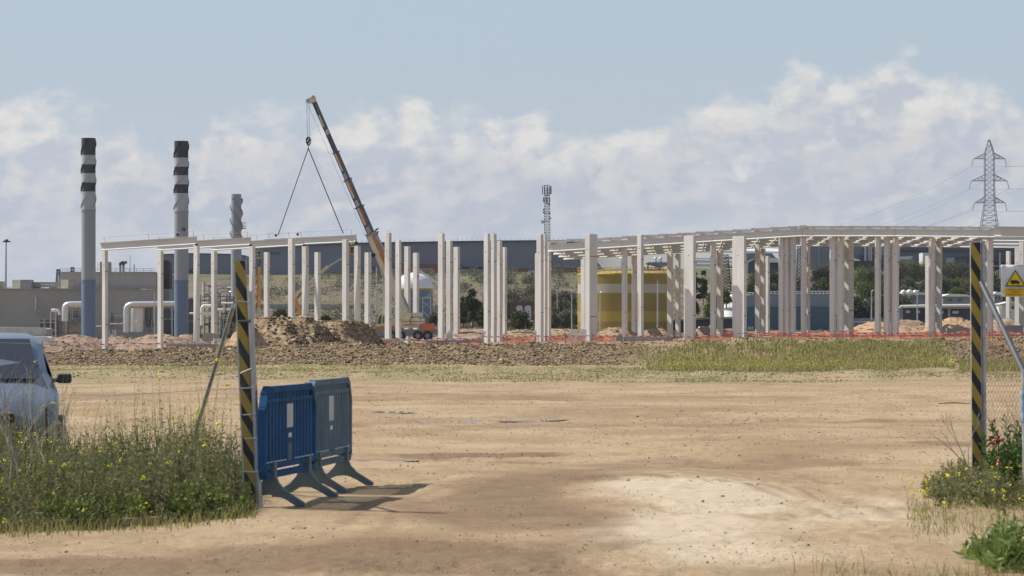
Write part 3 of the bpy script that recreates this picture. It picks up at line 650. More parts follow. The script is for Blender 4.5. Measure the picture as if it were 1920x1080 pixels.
tape('barrier_tape', [(1355, 622.5, 268), (1420, 623.5, 268), (1480, 624, 268), (1545, 621, 268), (1600, 618.5, 270)], .07, M['tape'], 'red and white barrier tape in front of the teal wall')
tape('barrier_tape', [(1580, 622, 262), (1660, 624, 262), (1745, 621, 264), (1800, 623, 264), (1855, 618, 264), (1900, 624, 264), (1990, 622, 264)], .08, M['tape'], 'red and white barrier tape beside the right striped post')
def net(x0, x1, yt0, yt1, Y0, Y1_, h, label, seed, mt=None):
    rs = random.Random(seed); A3, B3 = P(x0, yt0, Y0), P(x1, yt1, Y1_); L = (B3-A3).length; n_ = int(L/.105); mb = MB(); rows = int(h/.07)
    def top(t_): return A3.lerp(B3, t_)+Vector((0, .25*math.sin(t_*37+seed), -.10*abs(math.sin(t_*L*.9+seed))-.05*math.sin(t_*L*2.1)))
    for i in range(n_):
        p = top(i/n_); hh = h*(.85+.15*math.sin(i*.31+seed)); mb.bar(p, p-Vector((.03*math.sin(i*.7), 0, hh)), .006, .034)
    for r_ in range(rows+1):
        for i in range(0, n_, 4):
            a_, b_ = top(i/n_), top(min(1, (i+4)/n_)); zz = Vector((0, 0, h*r_/rows*(.85+.15*math.sin(i*.31+seed)))); mb.bar(a_-zz, b_-zz, .006, .026 if 0 < r_ else .05)
    o = mb.build('safety_mesh', mt or M['net'])
    for i in range(0, n_, 22): p = top(i/n_); MB().tube([p+Vector((0, .03, .08)), Vector((p.x, p.y+.03, float(gz(p.x, p.y))-.2))], .015, 5).build('stake', M['rust'], o)
    return tag(o, label, 'safety mesh', 'orange safety mesh runs')
net(944, 1012, 630.5, 630, 256, 256, .60, 'orange-red safety mesh right of the group of four columns', 1)
net(1022, 1100, 629.5, 629, 257, 257, .55, 'orange-red safety mesh in front of the white bag pallets', 2)
net(1110, 1156, 629.5, 629, 258, 258, .50, 'orange-red safety mesh right of the wide dark column', 3)
net(1300, 1376, 627.5, 626, 262, 262, .62, 'orange-red safety mesh between the two very wide columns', 4)
net(1400, 1590, 624.5, 623, 266, 266, .68, 'long orange safety mesh in front of the teal wall', 5)
net(1592, 1740, 621, 624, 266, 266, .62, 'orange safety mesh around the pair of tall columns', 6)
net(1745, 1990, 622, 621, 268, 268, .55, 'orange safety mesh crossing behind the right striped post', 7)
net(700, 735, 637, 638, 254, 254, .3, 'short red safety mesh at the right foot of the mound', 8)
net(770, 905, 642, 641, 250, 250, .22, 'low red safety mesh below the lying grey pipe', 9)
# ---------------------------------------------------------------- mounds and heaps
def heap(name, px, wpx, ytop, Y, dep, label, mt, seed=1, flat=.25, zbase=None, nrock=2500, rs=(.03, .14), skew=0):
    xc = X(px, Y); rx = wpx/2*Y/F; zt = Z(ytop, Y); zg = float(gz(xc, Y)) if zbase is None else zbase; hgt = zt-zg
    n_ = 90; a = np.linspace(-1.15, 1.15, n_); AX, AY = np.meshgrid(a, a)
    r = np.sqrt((np.abs(AX+skew*AX*AX)**2)+AY**2)
    pr = np.clip(1-np.maximum(r-flat, 0)/(1-flat), -.3, 1); pr = np.where(pr > 0, pr**.9, pr)
    xx = xc+AX*rx; yy = Y+AY*dep
    zz = zg+hgt*(pr*(1+.10*fbm(AX*2.2, AY*2.2, seed, 3)))+hgt*.30*fbm(AX*3.8, AY*3.8, seed+5, 5)*np.clip(pr+.2, 0, 1)+.03*fbm(xx*6, yy*3, seed+9, 3)
    zz = np.minimum(zz, zt+.08)
    v_ = np.stack([xx, yy, zz], -1).reshape(-1, 3); i = np.arange(n_-1)[:, None]*n_+np.arange(n_-1)[None, :]
    f_ = np.stack([i, i+1, i+n_+1, i+n_], -1).reshape(-1, 4)
    o = npobj(name, npmesh(name, v_, f_, mt, None, True, (xc, Y, zg)), None, (xc, Y, zg)); tag(o, label, 'dirt mound', 'mounds of earth and rubble')
    if nrock:
        u = RNG.uniform(-1, 1, nrock); w = RNG.uniform(-1, 1, nrock)
        iu = np.clip(((u+1.15)/2.3*(n_-1)).astype(int), 0, n_-1); iw = np.clip(((w+1.15)/2.3*(n_-1)).astype(int), 0, n_-1)
        z_ = zz[iw, iu]; ok = pr[iw, iu] > -.05; u, w, z_ = u[ok], w[ok], z_[ok]
        sz_ = rs[0]+(rs[1]-rs[0])*RNG.beta(1, 5, len(u))
        rm = rocks('stones', xc+u*rx, Y+w*dep, z_, sz_, M['rock']); ro = bpy.data.objects.new('stones', rm); COL.objects.link(ro); ro.parent = o; ro.location = (-xc, -Y, -zg); ro['kind'] = 'stuff'
    return o
M['dirt1'] = mat('heap_earth', (.20, .135, .078), .95, .35, 2.2, c2=(.36, .26, .155), bump=1, bsc=5)
M['dirt2'] = mat('orange_earth', (.34, .215, .12), .95, .25, 1.2, c2=(.44, .30, .18), bump=1, bsc=5)
M['dirt3'] = mat('pinkish_earth', (.22, .138, .09), .95, .25, .8, c2=(.34, .24, .16), bump=1, bsc=4)
heap('dirt_mound', 530, 268, 600.5, 156, 5, 'largest dark rubble mound, right behind the left striped post', M['dirt1'], 3, .46, -.1, 14000, (.02, .15))
heap('dirt_mound', 636, 218, 606.5, 168, 5, 'grey brown rubble mound at the foot of the crane, right of the largest mound', M['dirt1'], 14, .42, -.2, 11000, (.02, .13))
heap('dirt_mound', 462, 120, 613, 151, 3.2, 'smooth orange earth slope at the left end of the largest mound', M['dirt2'], 23, .2, -.1, 900, (.02, .06))
for i, (px, w, yt, Y, m_, lab) in enumerate([(140, 90, 628, 330, 'dirt3', 'low reddish earth heap left of the left chimney foot'), (222, 80, 631, 335, 'dirt3', 'low reddish earth heap right of the left chimney foot'), (300, 100, 627, 332, 'dirt3', 'low reddish earth heap behind the second column'),
        (350, 70, 628, 340, 'dirt3', 'low brown earth heap at the foot of the right chimney'), (890, 110, 617, 345, 'dirt3', 'brown earth heap below the big dark tree'), (985, 90, 618, 350, 'dirt1', 'brown earth heap behind the orange mesh'),
        (1050, 80, 617, 352, 'dirt1', 'grey earth heap left of the yellow tank foot'), (1155, 60, 613.5, 335, 'dirt1', 'grey earth heap in front of the yellow tank, left one'), (1235, 70, 616, 340, 'dirt1', 'grey earth heap in front of the yellow tank, right one'),
        (1330, 66, 613, 345, 'dirt3', 'pinkish earth heap beside the white van'), (1370, 50, 616, 350, 'dirt3', 'pale earth heap behind the very wide column'), (1655, 110, 604, 350, 'dirt2', 'tan earth heap between the tall columns'),
        (1700, 110, 600, 365, 'dirt3', 'pink grey earth heap behind the right columns'), (1790, 80, 596, 340, 'dirt2', 'bright orange earth heap left of the right striped post'), (1880, 80, 598, 350, 'dirt3', 'brown stony heap right of the right striped post'),
        (60, 120, 633, 300, 'dirt3', 'brown earth heap behind the parked car'), (780, 90, 632, 350, 'dirt3', 'reddish earth heap behind the crane wheels')]):
    heap('dirt_mound', px, w*1.75, yt+1, Y, 6, lab, M[m_], 40+i, .22, None, 450, (.04, .22))
# ---------------------------------------------------------------- stones and grass of the ground
def inband(N, px0, px1, Ya, Yb, pw=1.0):
    Y = Ya+(Yb-Ya)*RNG.uniform(0, 1, N)**pw; x = (RNG.uniform(px0, px1, N)-960)/F*Y; return x, Y
x, y = inband(44000, -150, 2070, 132, 148)
dens = np.where(x*F/142+960 < 1150, 1, .35)+ (x*F/142+960 > 1740)*.5
ok = RNG.uniform(0, 1, len(x)) < dens; x, y = x[ok], y[ok]
tag(npobj('rubble', rocks('rubble', x, y, gz(x, y), .018+.11*RNG.beta(1, 6, len(x)), M['rock'])), 'loose stones and broken rubble along the low bank', 'rubble', kind='stuff')
x, y = inband(7000, -150, 2070, 104, 113)
tag(npobj('stones', rocks('stones', x, y, gz(x, y), .012+.07*RNG.beta(1, 5, len(x)), M['pebble'], .6, False)), 'pale stones along the far edge of the dirt track', 'stones', kind='stuff')
x, y = inband(22000, -100, 2000, 23, 105, 1.4)
k_ = vn(x*.5, y*.35, 5) > -.15; x, y = x[k_], y[k_]
tag(npobj('pebbles', rocks('pebbles', x, y, gz(x, y), (.003+.016*RNG.beta(1, 9, len(x)))*(1+y/90), M['pebble'], .6, False)), 'scattered pebbles and clods on the dirt track', 'pebbles', kind='stuff')
x, y = inband(60000, -120, 2050, 160, 330); z = gz(x, y); kk = RNG.uniform(0, 1, len(x)) < .12; x, y, z = x[kk], y[kk], z[kk]
tag(npobj('site_stones', rocks('site_stones', x, y, z, .03+.12*RNG.beta(1, 5, len(x)), M['rock'], .6, False)), 'clods and stones over the churned building site', 'stones', kind='stuff')
x, y = inband(70000, -60, 1990, 40, 106, .9); k_ = RNG.uniform(0, 1, len(x)) < np.clip(.35+1.3*fbm(x*.35, y*.5, 91, 3), .04, 1); x, y = x[k_], y[k_]
tag(npobj('gravel', rocks('gravel', x, y, gz(x, y), .006+.022*RNG.beta(1, 6, len(x)), M['pebble'], .6, False)), 'fine gravel and crumbled earth over the far part of the dirt track', 'gravel', kind='stuff')
M['clod'] = rockmat('mud_clod', [(.15, .10, .06), (.24, .17, .105), (.33, .24, .15)])
x, y = inband(9000, -60, 1990, 24, 100, .8)
rutm = np.zeros(len(x))
for yc in (42.6, 44.2, 52, 59.5, 62.5, 66, 77, 84):
    yy = yc+1.4*fbm(x*.13+yc, x*0+3, int(yc), 3); rutm += np.exp(-((y-yy-.5)/.5)**2)
k_ = RNG.uniform(0, 1, len(x)) < .06+.9*rutm*(vn(x*.35, y*.05, 7) > 0); x, y = x[k_], y[k_]
tag(npobj('mud_clods', rocks('mud_clods', x, y, gz(x, y, True), .008+.022*RNG.beta(1, 5, len(x)), M['clod'], .6, True)), 'dark clods of mud thrown up along the ruts', 'clods', kind='stuff')
# field grass: a dry strip and a dense yellow green patch on the right
x1, y1 = inband(52000, -150, 2070, 97, 134); d1 = fbm(x1*.25, y1*.10, 81, 4) > np.interp(x1*F/y1+960, [0, 1100, 1250, 2000], [.06, -.02, -.12, .0])
x2, y2 = inband(70000, 1140, 1800, 118, 140); e2 = ss(x2*F/y2+960, 1135, 1400)*(1-ss(x2*F/y2+960, 1730, 1800)); d2 = RNG.uniform(0, 1, len(x2)) < e2*(.5+1.8*fbm(x2*.3, y2*.1, 82, 3))
x3, y3 = inband(8000, 1800, 2050, 118, 134)
x = np.concatenate([x1[d1], x2[d2], x3]); y = np.concatenate([y1[d1], y2[d2], y3]); hh = np.concatenate([RNG.uniform(.02, .09, d1.sum()), RNG.uniform(.05, .24, d2.sum()), RNG.uniform(.08, .25, len(x3))])
tag(npobj('grass', blades('grass', x, y, gz(x, y)-.02, hh, .018+.02*RNG.uniform(0, 1, len(x)), M['grass'], .5)), 'dry and yellow green grass along the far side of the track', 'grass', kind='stuff')
# green weeds dotted on the strip
cx, cy = inband(150, 300, 1950, 100, 126); bl = []
for a, b in zip(cx, cy):
    r = random.uniform(.12, .4); bl.append((a, b, float(gz(a, b))+r*.3, r))
mm = crown('low_weeds', bl, 12000, .05, M['grass'], .4, (.0, .6)); tag(npobj('low_weeds', mm), 'small green weeds dotted over the dry strip', 'weeds', kind='stuff')
x, y = inband(4200, 1150, 1790, 118, 139); k_ = RNG.uniform(0, 1, len(x)) < np.clip(.3+2.0*fbm(x*.3, y*.1, 82, 3), 0, 1)*ss(x*F/y+960, 1150, 1330); x, y = x[k_], y[k_]; z = gz(x, y)+RNG.uniform(.08, .24, len(x)); tag(npobj('wild_mustard', rocks('wild_mustard', x, y, z, .008+.009*RNG.uniform(0, 1, len(x)), M['flower'], 1, False)), 'tiny yellow flowers over the right grass bank', 'flowers', kind='stuff')
# scrub over the hillside
def hillz(x, y): return gz(x, y)
x, y = inband(420, 430, 1090, 470, 900); bl = [(a, b, float(gz(a, b))+.5, random.uniform(.7, 1.9)) for a, b in zip(x, y) if vn(np.array([a*.03]), np.array([b*.012]), 4)[0] > -.12]
tag(npobj('scrub', crown('scrub', bl, 60000, .26, M['olive'], .8)), 'low scrub dotted over the brown hillside', 'scrub', kind='stuff')
x, y = inband(26000, 430, 1950, 450, 800); tag(npobj('hill_stones', rocks('hill_stones', x, y, gz(x, y), .08+.3*RNG.beta(1, 5, len(x)), M['rock'], .6, False)), 'stony brown ground of the hillside', 'stones', kind='stuff')
# ================================================================ truck crane
def text_mesh(body, size, mt, name, parent, o3, ux, uy, align='LEFT', ext=.004, bold=0.0, sx_=1.0):
    cu = bpy.data.curves.new(name, 'FONT'); cu.body = body; cu.size = size; cu.align_x = align; cu.extrude = ext; cu.offset = bold; cu.resolution_u = 2; cu.space_character = 1.02
    tmp = bpy.data.objects.new(name, cu); COL.objects.link(tmp); bpy.context.view_layer.update()
    me = bpy.data.meshes.new_from_object(tmp); bpy.data.objects.remove(tmp)
    ux, uy = Vector(ux).normalized(), Vector(uy).normalized(); uz = ux.cross(uy)
    for vt in me.vertices:
        c = vt.co; vt.co = Vector(o3)+ux*c.x*sx_+uy*c.y+uz*c.z
    me.materials.clear(); me.materials.append(mt)
    o = bpy.data.objects.new(name, me); COL.objects.link(o); o.parent = parent
    w = Vector((0, 0, 0)); q = parent
    while q: w += q.location; q = q.parent
    o.location = -w
    return o
YC = 330.0
crane = thing('truck_crane', 'cream and orange truck crane with a long raised boom lifting a concrete beam', 'truck crane', tuple(P(765, 638, YC)))
def cp(name, pts, dy, dep, m, parent=None):
    o = MB().ext(pts, YC+dy, dep).build(name, M[m], parent or crane); fixn(o); return o
def cpb(name, pts_list, dy, dep, m, parent=None):
    mb = MB()
    for p in pts_list: mb.ext(p, YC+dy, dep)
    o = mb.build(name, M[m], parent or crane); fixn(o); return o
chs = cp('chassis', [(696, 632), (694, 619), (722, 617), (822, 618), (824, 627), (780, 629), (722, 634)], -1.1, 2.2, 'steelgrey')
cp('outrigger_box', [(695, 629), (695, 618), (722, 616.5), (723, 630)], -1.3, .6, 'steelgrey')
cp('front_deck', [(706, 617), (706, 612), (752, 610), (754, 617)], -1.15, 2.2, 'orange')
cp('rear_deck', [(788, 619), (790, 607), (812, 606), (815, 612), (815, 619)], -1.15, 2.2, 'orange')
for i, wx in enumerate((735, 752, 784, 802)):
    c = P(wx, 629.5, YC); w_ = MB(); w_.tube([(c.x, YC-1.2, c.z), (c.x, YC-.85, c.z)], .46, 20); wo = w_.build('wheel', M['black'], crane)
    MB().tube([(c.x, YC-1.215, c.z), (c.x, YC-1.18, c.z)], .22, 14).build('rim', M['steelgrey'], wo)
    w_ = MB(); w_.tube([(c.x, YC+.85, c.z), (c.x, YC+1.2, c.z)], .46, 20); w_.build('wheel', M['black'], crane)
cb = cp('cab', [(705, 613), (706, 601), (710, 590), (716, 588.5), (731, 589), (731, 613)], -1.1, 1.3, 'crane')
cp('window', [(707.5, 607), (709, 599), (712, 592), (716, 591), (715, 607)], -1.13, .02, 'glass', cb); cp('window', [(717.5, 606), (718.5, 593), (728, 592.5), (728, 605)], -1.13, .02, 'glass', cb)
cp('superstructure', [(728, 612), (732, 600), (746, 592), (768, 596), (782, 598), (782, 612)], -.9, 1.8, 'crane')
cp('slewing_platform', [(712, 614), (712, 611), (784, 611), (784, 615)], -1.05, 2.1, 'crane')
for q_, (ya, yb) in enumerate(((597.5, 602.2), (603.5, 608))):
    cw = cp('counterweight', [(754, yb), (754, ya), (795, ya), (795, yb)], -1.15, 2.3, 'crane')
    cpb('warning_stripe', [[(767+q_, yb-.4), (768+q_, ya+.4), (771+q_, ya+.4), (770+q_, yb-.4)]], -1.17, .01, 'orange', cw)
wn = MB(); c = P(766, 592, YC); wn.tube([(c.x, YC-.7, c.z), (c.x, YC+.7, c.z)], .30, 16); wn.build('winch_drum', M['crane'], crane)
wn = MB(); c = P(782, 591.5, YC); wn.tube([(c.x-.4, YC-.5, c.z), (c.x+.3, YC-.5, c.z)], .26, 16); wn.build('winch_drum', M['crane'], crane)
wn = MB(); c = P(789, 591.5, YC); wn.tube([(c.x-.15, YC-.5, c.z), (c.x+.15, YC-.5, c.z)], .27, 16); wn.build('winch_drum', M['crane'], crane)
MB().bar(P(768, 596, YC-.5), P(748, 560, YC-.5), .12).build('support_strut', M['white'], crane)
MB().bar(P(779, 597, YC-.5), P(750, 562, YC-.5), .06).build('support_strut', M['white'], crane)
# boom
T0 = P(764, 596, YC); TE = P(586, 184, YC); bd = (TE-T0).normalized(); bn = Vector((-bd.z, 0, bd.x)).normalized()  # bn: perpendicular in the picture plane
if bn.x > 0: bn = -bn      # towards the lower left
def onb(py): t_ = (Z(py, YC)-T0.z)/bd.z; return T0+bd*t_
secs = [(600, 437, 21.5, 'crane_tan'), (437, 388, 14.6, 'boomgrey'), (388, 337, 12.8, 'boomgrey'), (337, 286, 11.0, 'boomgrey'), (286, 188, 9.2, 'boomgrey')]
boom = None; sk = YC/F
for i, (ya, yb, w, m_) in enumerate(secs):
    a_, b_ = onb(ya), onb(yb); ww = w*sk; dd = ww*.8
    mb = MB(); L0 = bn*ww/2; dy = Vector((0, dd/2, 0))
    mb.hexa([a_-L0-dy, a_-L0+dy, a_+L0+dy, a_+L0-dy, b_-L0-dy, b_-L0+dy, b_+L0+dy, b_+L0-dy])
    if boom is None: o = boom = mb.build('boom', M[m_], crane)
    else: o = mb.build('boom_section', M[m_], boom)
    fixn(o)
    fy = -dd/2-.006
    def strip(t0, t1, u0, u1, mt, nm, skw=0, par=boom):
        p0, p1 = a_.lerp(b_, t0), a_.lerp(b_, t1); q = [p0+bn*ww*u0, p1+bn*ww*u0, p1+bn*ww*u1-bd*skw, p0+bn*ww*u1-bd*skw]
        m2 = MB(); m2.add([v_+Vector((0, fy, 0)) for v_ in q]+[v_+Vector((0, fy+.03, 0)) for v_ in q], [(0,1,2,3),(7,6,5,4),(0,4,5,1),(1,5,6,2),(2,6,7,3),(3,7,4,0)]); o2 = m2.build(nm, mt, par); fixn(o2); return o2
    if i > 0:
        strip(.0, 1., .40, .50, M['boomdark'], 'boom_shade_strip')  # shaded underside of the boom, painted as a dark strip on its side face
        if i != 4:
            strip(.34, .97, .08, .38, M['crane'], 'name_panel')
            for q_ in range(4): strip(.06+q_*.055, .085+q_*.055, -.1, .38, M['white'], 'boom_mark', .12)
            s0 = a_.lerp(b_, .95)+bn*ww*.13+Vector((0, fy-.01, 0)); text_mesh('LOSFABLOS', ww*.30, M['orange'], 'lettering', boom, s0, -bd, -bn, bold=.012, sx_=1.15)
        else:
            strip(.50, .98, .02, .36, M['crane'], 'name_panel'); strip(.72, .96, .06, .33, M['orange'], 'name_panel')
            for q_ in range(3): strip(.36+q_*.03, .375+q_*.03, -.4, .4, M['white'], 'boom_mark', .1)
        # collar where the next section slides out
        m2 = MB(); m2.bar(a_-bn*ww*.78, a_+bn*ww*.78, dd*1.15, .10, up=bd); m2.build('collar', M['dkmetal'], boom)
    else:
        strip(.02, .60, -.30, .42, M['crane'], 'side_panel'); strip(.60, .97, .0, .45, M['crane'], 'name_panel')
        s0 = a_.lerp(b_, .955)+bn*ww*.03+Vector((0, fy-.02, 0)); text_mesh('LOSFABLOS', ww*.52, M['orange'], 'lettering', boom, s0, -bd, -bn, bold=.02, sx_=1.12)
m2 = MB(); q0 = onb(440)-bn*.45
for k_ in range(9): m2.bar(q0+Vector((random.uniform(-.35, .3), random.uniform(-.4, .2), random.uniform(-.35, .45))), q0+Vector((random.uniform(-.3, .35), random.uniform(-.4, .2), random.uniform(-.3, .5))), .10)
m2.build('hose_gear', M['dkmetal'], boom)
MB().tube([onb(446)-bn*.35+Vector((0, -.5, 0)), onb(471)-bn*.55+Vector((0, -.5, 0)), onb(471)-bn*1.0+Vector((0, -.5, 0))], .035, 6).build('handrail', M['white'], boom)
c = P(700.5, 478.5, YC); MB().tube([(c.x, YC-.75, c.z), (c.x, YC-.45, c.z)], .20, 16).build('work_lamp', M['black'], boom)
MB().bar(onb(560)+bn*.8, onb(500)+bn*.55, .10).build('luffing_ram', M['white'], boom)
MB().tube([P(722, 612, YC+.4), onb(510)+bn*.4], .14, 12).build('luffing_ram', M['galv'], boom)
mb = MB(); mb.ext([(573, 190), (576, 185), (583, 182), (588, 179.5), (592, 183), (592, 190), (584, 193.5), (576, 193)], YC-.35, .7); hd = mb.build('boom_head', M['crane'], boom); fixn(hd)
for hx, hy in ((577.5, 189.5), (588, 182.5)):
    c = P(hx, hy, YC); MB().tube([(c.x, YC-.42, c.z), (c.x, YC+.42, c.z)], .17, 14).build('sheave', M['galv'], hd)
hoist = MB()
for hx in (575, 577.2, 580.8): hoist.tube([P(hx, 193, YC-.1), P(578+(hx-578)*.7, 256, YC-.1)], .012, 4, cap=False)
hoist.tube([P(574.6, 190, YC), onb(437)+bn*.6], .010, 4, cap=False)
hoist.build('hoist_rope', M['cable'], crane)
hb = MB(); hb.ext([(573.2, 261), (576, 256.5), (580.5, 256.5), (583, 261), (582.4, 269), (579.5, 273), (576.5, 273), (573.8, 268)], YC-.25, .4); hk = hb.build('hook_block', M['boomdark'], crane); fixn(hk)
cpb('hook_stripe', [[(575, 264), (579, 259), (580.5, 260), (576, 266)], [(577.5, 270), (581.5, 264), (582, 267), (579, 271)]], -.27, .02, 'white', hk)
MB().tube([P(578, 273, YC), P(578.3, 276, YC), P(579.4, 277.5, YC), P(578.2, 279, YC), P(577, 277.7, YC)], .035, 6).build('hook', M['dkmetal'], hk)
yb4 = colY(4, 3.5)
for i, (hx, hy, lab) in enumerate(((521.5, 440.5, 'dark sling from the crane hook to the left end of the lifted beam'), (643.5, 437.5, 'dark sling from the crane hook to the right end of the lifted beam'))):
    tag(MB().tube([P(578.2, 278, YC), P(hx, hy, colY(3, 4)+(colY(5, 3)-colY(3, 4))*((hx-497)/171)-.3)], .045, 6).build('lifting_sling', M['cable'], None), lab, 'sling', 'slings on the crane hook')
# ================================================================ people in the baskets
def person(px, pyfeet, Y, label, arm=0):
    s = 1.75; base = P(px, pyfeet, Y)
    pts = {'hip': (0, 0, .93), 'chest': (0, 0, 1.28), 'neck': (0, 0, 1.47), 'head': (0, -.02, 1.62), 'top': (0, -.02, 1.72), 'kl': (-.10, -.02, .5), 'al': (-.11, 0, .08), 'kr': (.10, -.02, .5), 'ar': (.11, 0, .08), 'tl': (-.12, -.14, .03), 'tr': (.12, -.14, .03),
           'sl': (-.2, 0, 1.40), 'el': (-.30, -.1, 1.15), 'hl': (-.25, -.32, 1.05+arm*.2), 'sr': (.2, 0, 1.40), 'er': (.33, -.1, 1.2+arm*.25), 'hr': (.40, -.28, 1.2+arm*.45)}
    ks = list(pts); ed = [('hip','chest'),('chest','neck'),('neck','head'),('head','top'),('hip','kl'),('kl','al'),('al','tl'),('hip','kr'),('kr','ar'),('ar','tr'),('chest','sl'),('sl','el'),('el','hl'),('chest','sr'),('sr','er'),('er','hr')]
    rad = {'hip': .15, 'chest': .17, 'neck': .06, 'head': .10, 'top': .07, 'kl': .075, 'al': .05, 'kr': .075, 'ar': .05, 'tl': .045, 'tr': .045, 'sl': .07, 'el': .05, 'hl': .035, 'sr': .07, 'er': .05, 'hr': .035}
    me = bpy.data.meshes.new('person'); me.from_pydata([pts[k] for k in ks], [(ks.index(a), ks.index(b)) for a, b in ed], [])
    me.materials.append(M['hivis']); o = bpy.data.objects.new('person', me); COL.objects.link(o); o.location = base
    md = o.modifiers.new('skin', 'SKIN')
    for k, sv in zip(ks, me.skin_vertices[0].data): sv.radius = (rad[k], rad[k]*.8); sv.use_root = (k == 'hip')
    o.modifiers.new('sub', 'SUBSURF').levels = 1
    def part(nm, mb, mt): q = mb.build(nm, mt, o); return q
    h = MB(); h.lathe((base.x, base.y-.02, base.z+1.66), [(.135, 0), (.13, .05), (.10, .10), (.05, .13), (.001, .14)], 14); h.box((base.x, base.y-.16, base.z+1.665), (.18, .08, .02)); part('helmet', h, M['hivis'])
    f = MB(); f.sph((base.x, base.y-.045, base.z+1.585), .092, 12, 0, (1, 1, 1.2)); f.box((base.x, base.y-.145, base.z+1.58), (.03, .04, .05)); part('face', f, M['skin'])
    tr = MB(); [tr.tube([base+Vector(pts[a_])*1, base+Vector(pts[b_])*1, base+Vector(pts[c_])], [.125, .095, .075], 10) for a_, b_, c_ in (('hip','kl','al'), ('hip','kr','ar'))]; part('trousers', tr, M['cloth'])
    for hnm in ('hl', 'hr'):
        g_ = MB(); c = base+Vector(pts[hnm]); g_.sph(c, .045, 8); [g_.tube([c+Vector((k_*.016-.03, -.02, 0)), c+Vector((k_*.018-.033, -.09, -.01-.004*k_))], [.010, .007], 5) for k_ in range(4)]; g_.tube([c+Vector((.03, 0, 0)), c+Vector((.06, -.04, .02))], [.011, .008], 5); part('hand', g_, M['skin'])
    return tag(o, label, 'person')
# boom lifts
def basket(px0, px1, py0, py1, Y, m_, parent):
    mb = MB(); a_, b_ = X(px0, Y), X(px1, Y); z0, z1 = Z(py1, Y), Z(py0, Y)
    for zz in (z0, (z0+z1)/2, z1):
        for yy in (-.4, .4): mb.bar((a_, Y+yy, zz), (b_, Y+yy, zz), .045)
        for xx in (a_, b_): mb.bar((xx, Y-.4, zz), (xx, Y+.4, zz), .045)
    for xx in (a_, (a_+b_)/2, b_):
        for yy in (-.4, .4): mb.bar((xx, Y+yy, z0), (xx, Y+yy, z1), .045)
    mb.box(((a_+b_)/2, Y, z0), (b_-a_, .8, .08)); return mb.build('basket', M[m_], parent)
YL = 345.0
l1 = thing('boom_lift', 'orange telescopic boom lift standing upright behind the left striped post', 'boom lift', tuple(P(486, 632, YL)), 'boom lifts raising workers')
MB().ext([(482.6, 578), (482.8, 505), (484, 500), (488, 500), (488.6, 505), (488.4, 578)], YL-.15, .3).build('mast', M['amber'], l1)
MB().bar(P(482.2, 590, YL-.1), P(482.6, 485, YL-.1), .06).build('hose', M['dkmetal'], l1)
MB().bar(P(485.5, 502, YL), P(489, 478, YL), .16).build('jib', M['dkmetal'], l1)
mb = MB()
for a, b in (((482.5, 578), (482.5, 600)), ((489, 578), (489, 600)), ((482.5, 578), (489, 578)), ((482.5, 586), (489, 586)), ((482.5, 594), (489, 594))): mb.bar(P(*a, YL-.2), P(*b, YL-.2), .06)
mb.build('frame', M['crane'], l1); MB().ext([(474, 630), (475, 606), (500, 606), (502, 630)], YL-.8, 1.6).build('turntable', M['amber'], l1)
basket(477.5, 489.5, 470.5, 484.5, YL, 'galv', l1)
person(486, 483.5, YL, 'person in hi-vis yellow in the basket of the upright left boom lift', 1)
l2 = thing('boom_lift', 'orange and cream articulated boom lift with its arm folded out below the lifted beam', 'boom lift', tuple(P(572, 632, 341)), 'boom lifts raising workers')
YM = 341.5
MB().bar(P(566.5, 600, YM), P(553, 557, YM), .26, .34).build('lower_arm', M['amber'], l2)
MB().bar(P(553, 553.5, YM), P(615, 499, YM), .18, .26).build('arm', M['crane'], l2); MB().bar(P(606, 505.5, YM-.02), P(641, 484, YM-.02), .13, .17).build('arm', M['galv'], l2)
MB().bar(P(556, 560, YM+.1), P(590, 521, YM+.1), .09, .13).build('ram', M['boomdark'], l2)
MB().bar(P(641, 484, YM), P(657, 478.5, YM), .14).build('jib', M['dkmetal'], l2)
MB().ext([(555, 632), (556, 606), (586, 606), (588, 632)], YM-.8, 1.6).build('turntable', M['amber'], l2)
basket(655, 676, 463, 477.5, YM-1.4, 'orange', l2)
person(661, 476, YM-1.4, 'person in hi-vis yellow in the orange basket under the lifted beam end', .4)
# ================================================================ chimneys
def chimney(px, w, bands, Y, label, ztop_py, ybase=634, helix=True):
    root = thing('chimney', label, 'chimney', (X(px, Y), Y, float(gz(X(px, Y), Y))-.3), 'power station chimneys')
    r = w/2*Y/F; c = (X(px, Y), Y, 0)
    for (ya, yb, m_, rr, nm) in bands:
        mb = MB(); za, zb = Z(ya, Y), Z(yb, Y); mb.lathe(c, [(r*rr*.9, za+.0)]*0+[(r*rr, zb), (r*rr, za)], 36)
        if ya == ztop_py: mb.lathe(c, [(r*rr, za), (r*rr*.9, za), (r*rr*.9, za-1.5)], 36)
        mb.build(nm, M[m_], root)
    return root, r, c
def strake(root, r, c, Y, ya, yb, turns, m_, n_=3, ph=0, hgt=.13, nm='strake', hand=1, bands=None):
    for k_ in range(n_):
        mb = MB(); N = 80
        for i in range(N):
            q = []
            for j in (i, i+1):
                t_ = j/N; a_ = ph+2*PI*k_/n_+hand*t_*turns*2*PI; z_ = Z(ya+(yb-ya)*t_, Y)
                q.append((Vector((c[0]+(r-.01)*math.cos(a_), c[1]+(r-.01)*math.sin(a_), z_)), Vector((c[0]+(r+hgt)*math.cos(a_), c[1]+(r+hgt)*math.sin(a_), z_))))
            py_m = ya+(yb-ya)*(i+.5)/N; mi = 0
            if bands: mi = 1 if any(a <= py_m < b for a, b, m2, *_ in bands if m2 == 'stack_dk') else 0
            mb.add([q[0][0], q[0][1], q[1][1], q[1][0]], [(0, 1, 2, 3)], mi)
        so = mb.build(nm, [M[m_], M['stack_dk']], root); md = so.modifiers.new('s', 'SOLIDIFY'); md.thickness = .04
YS = 410
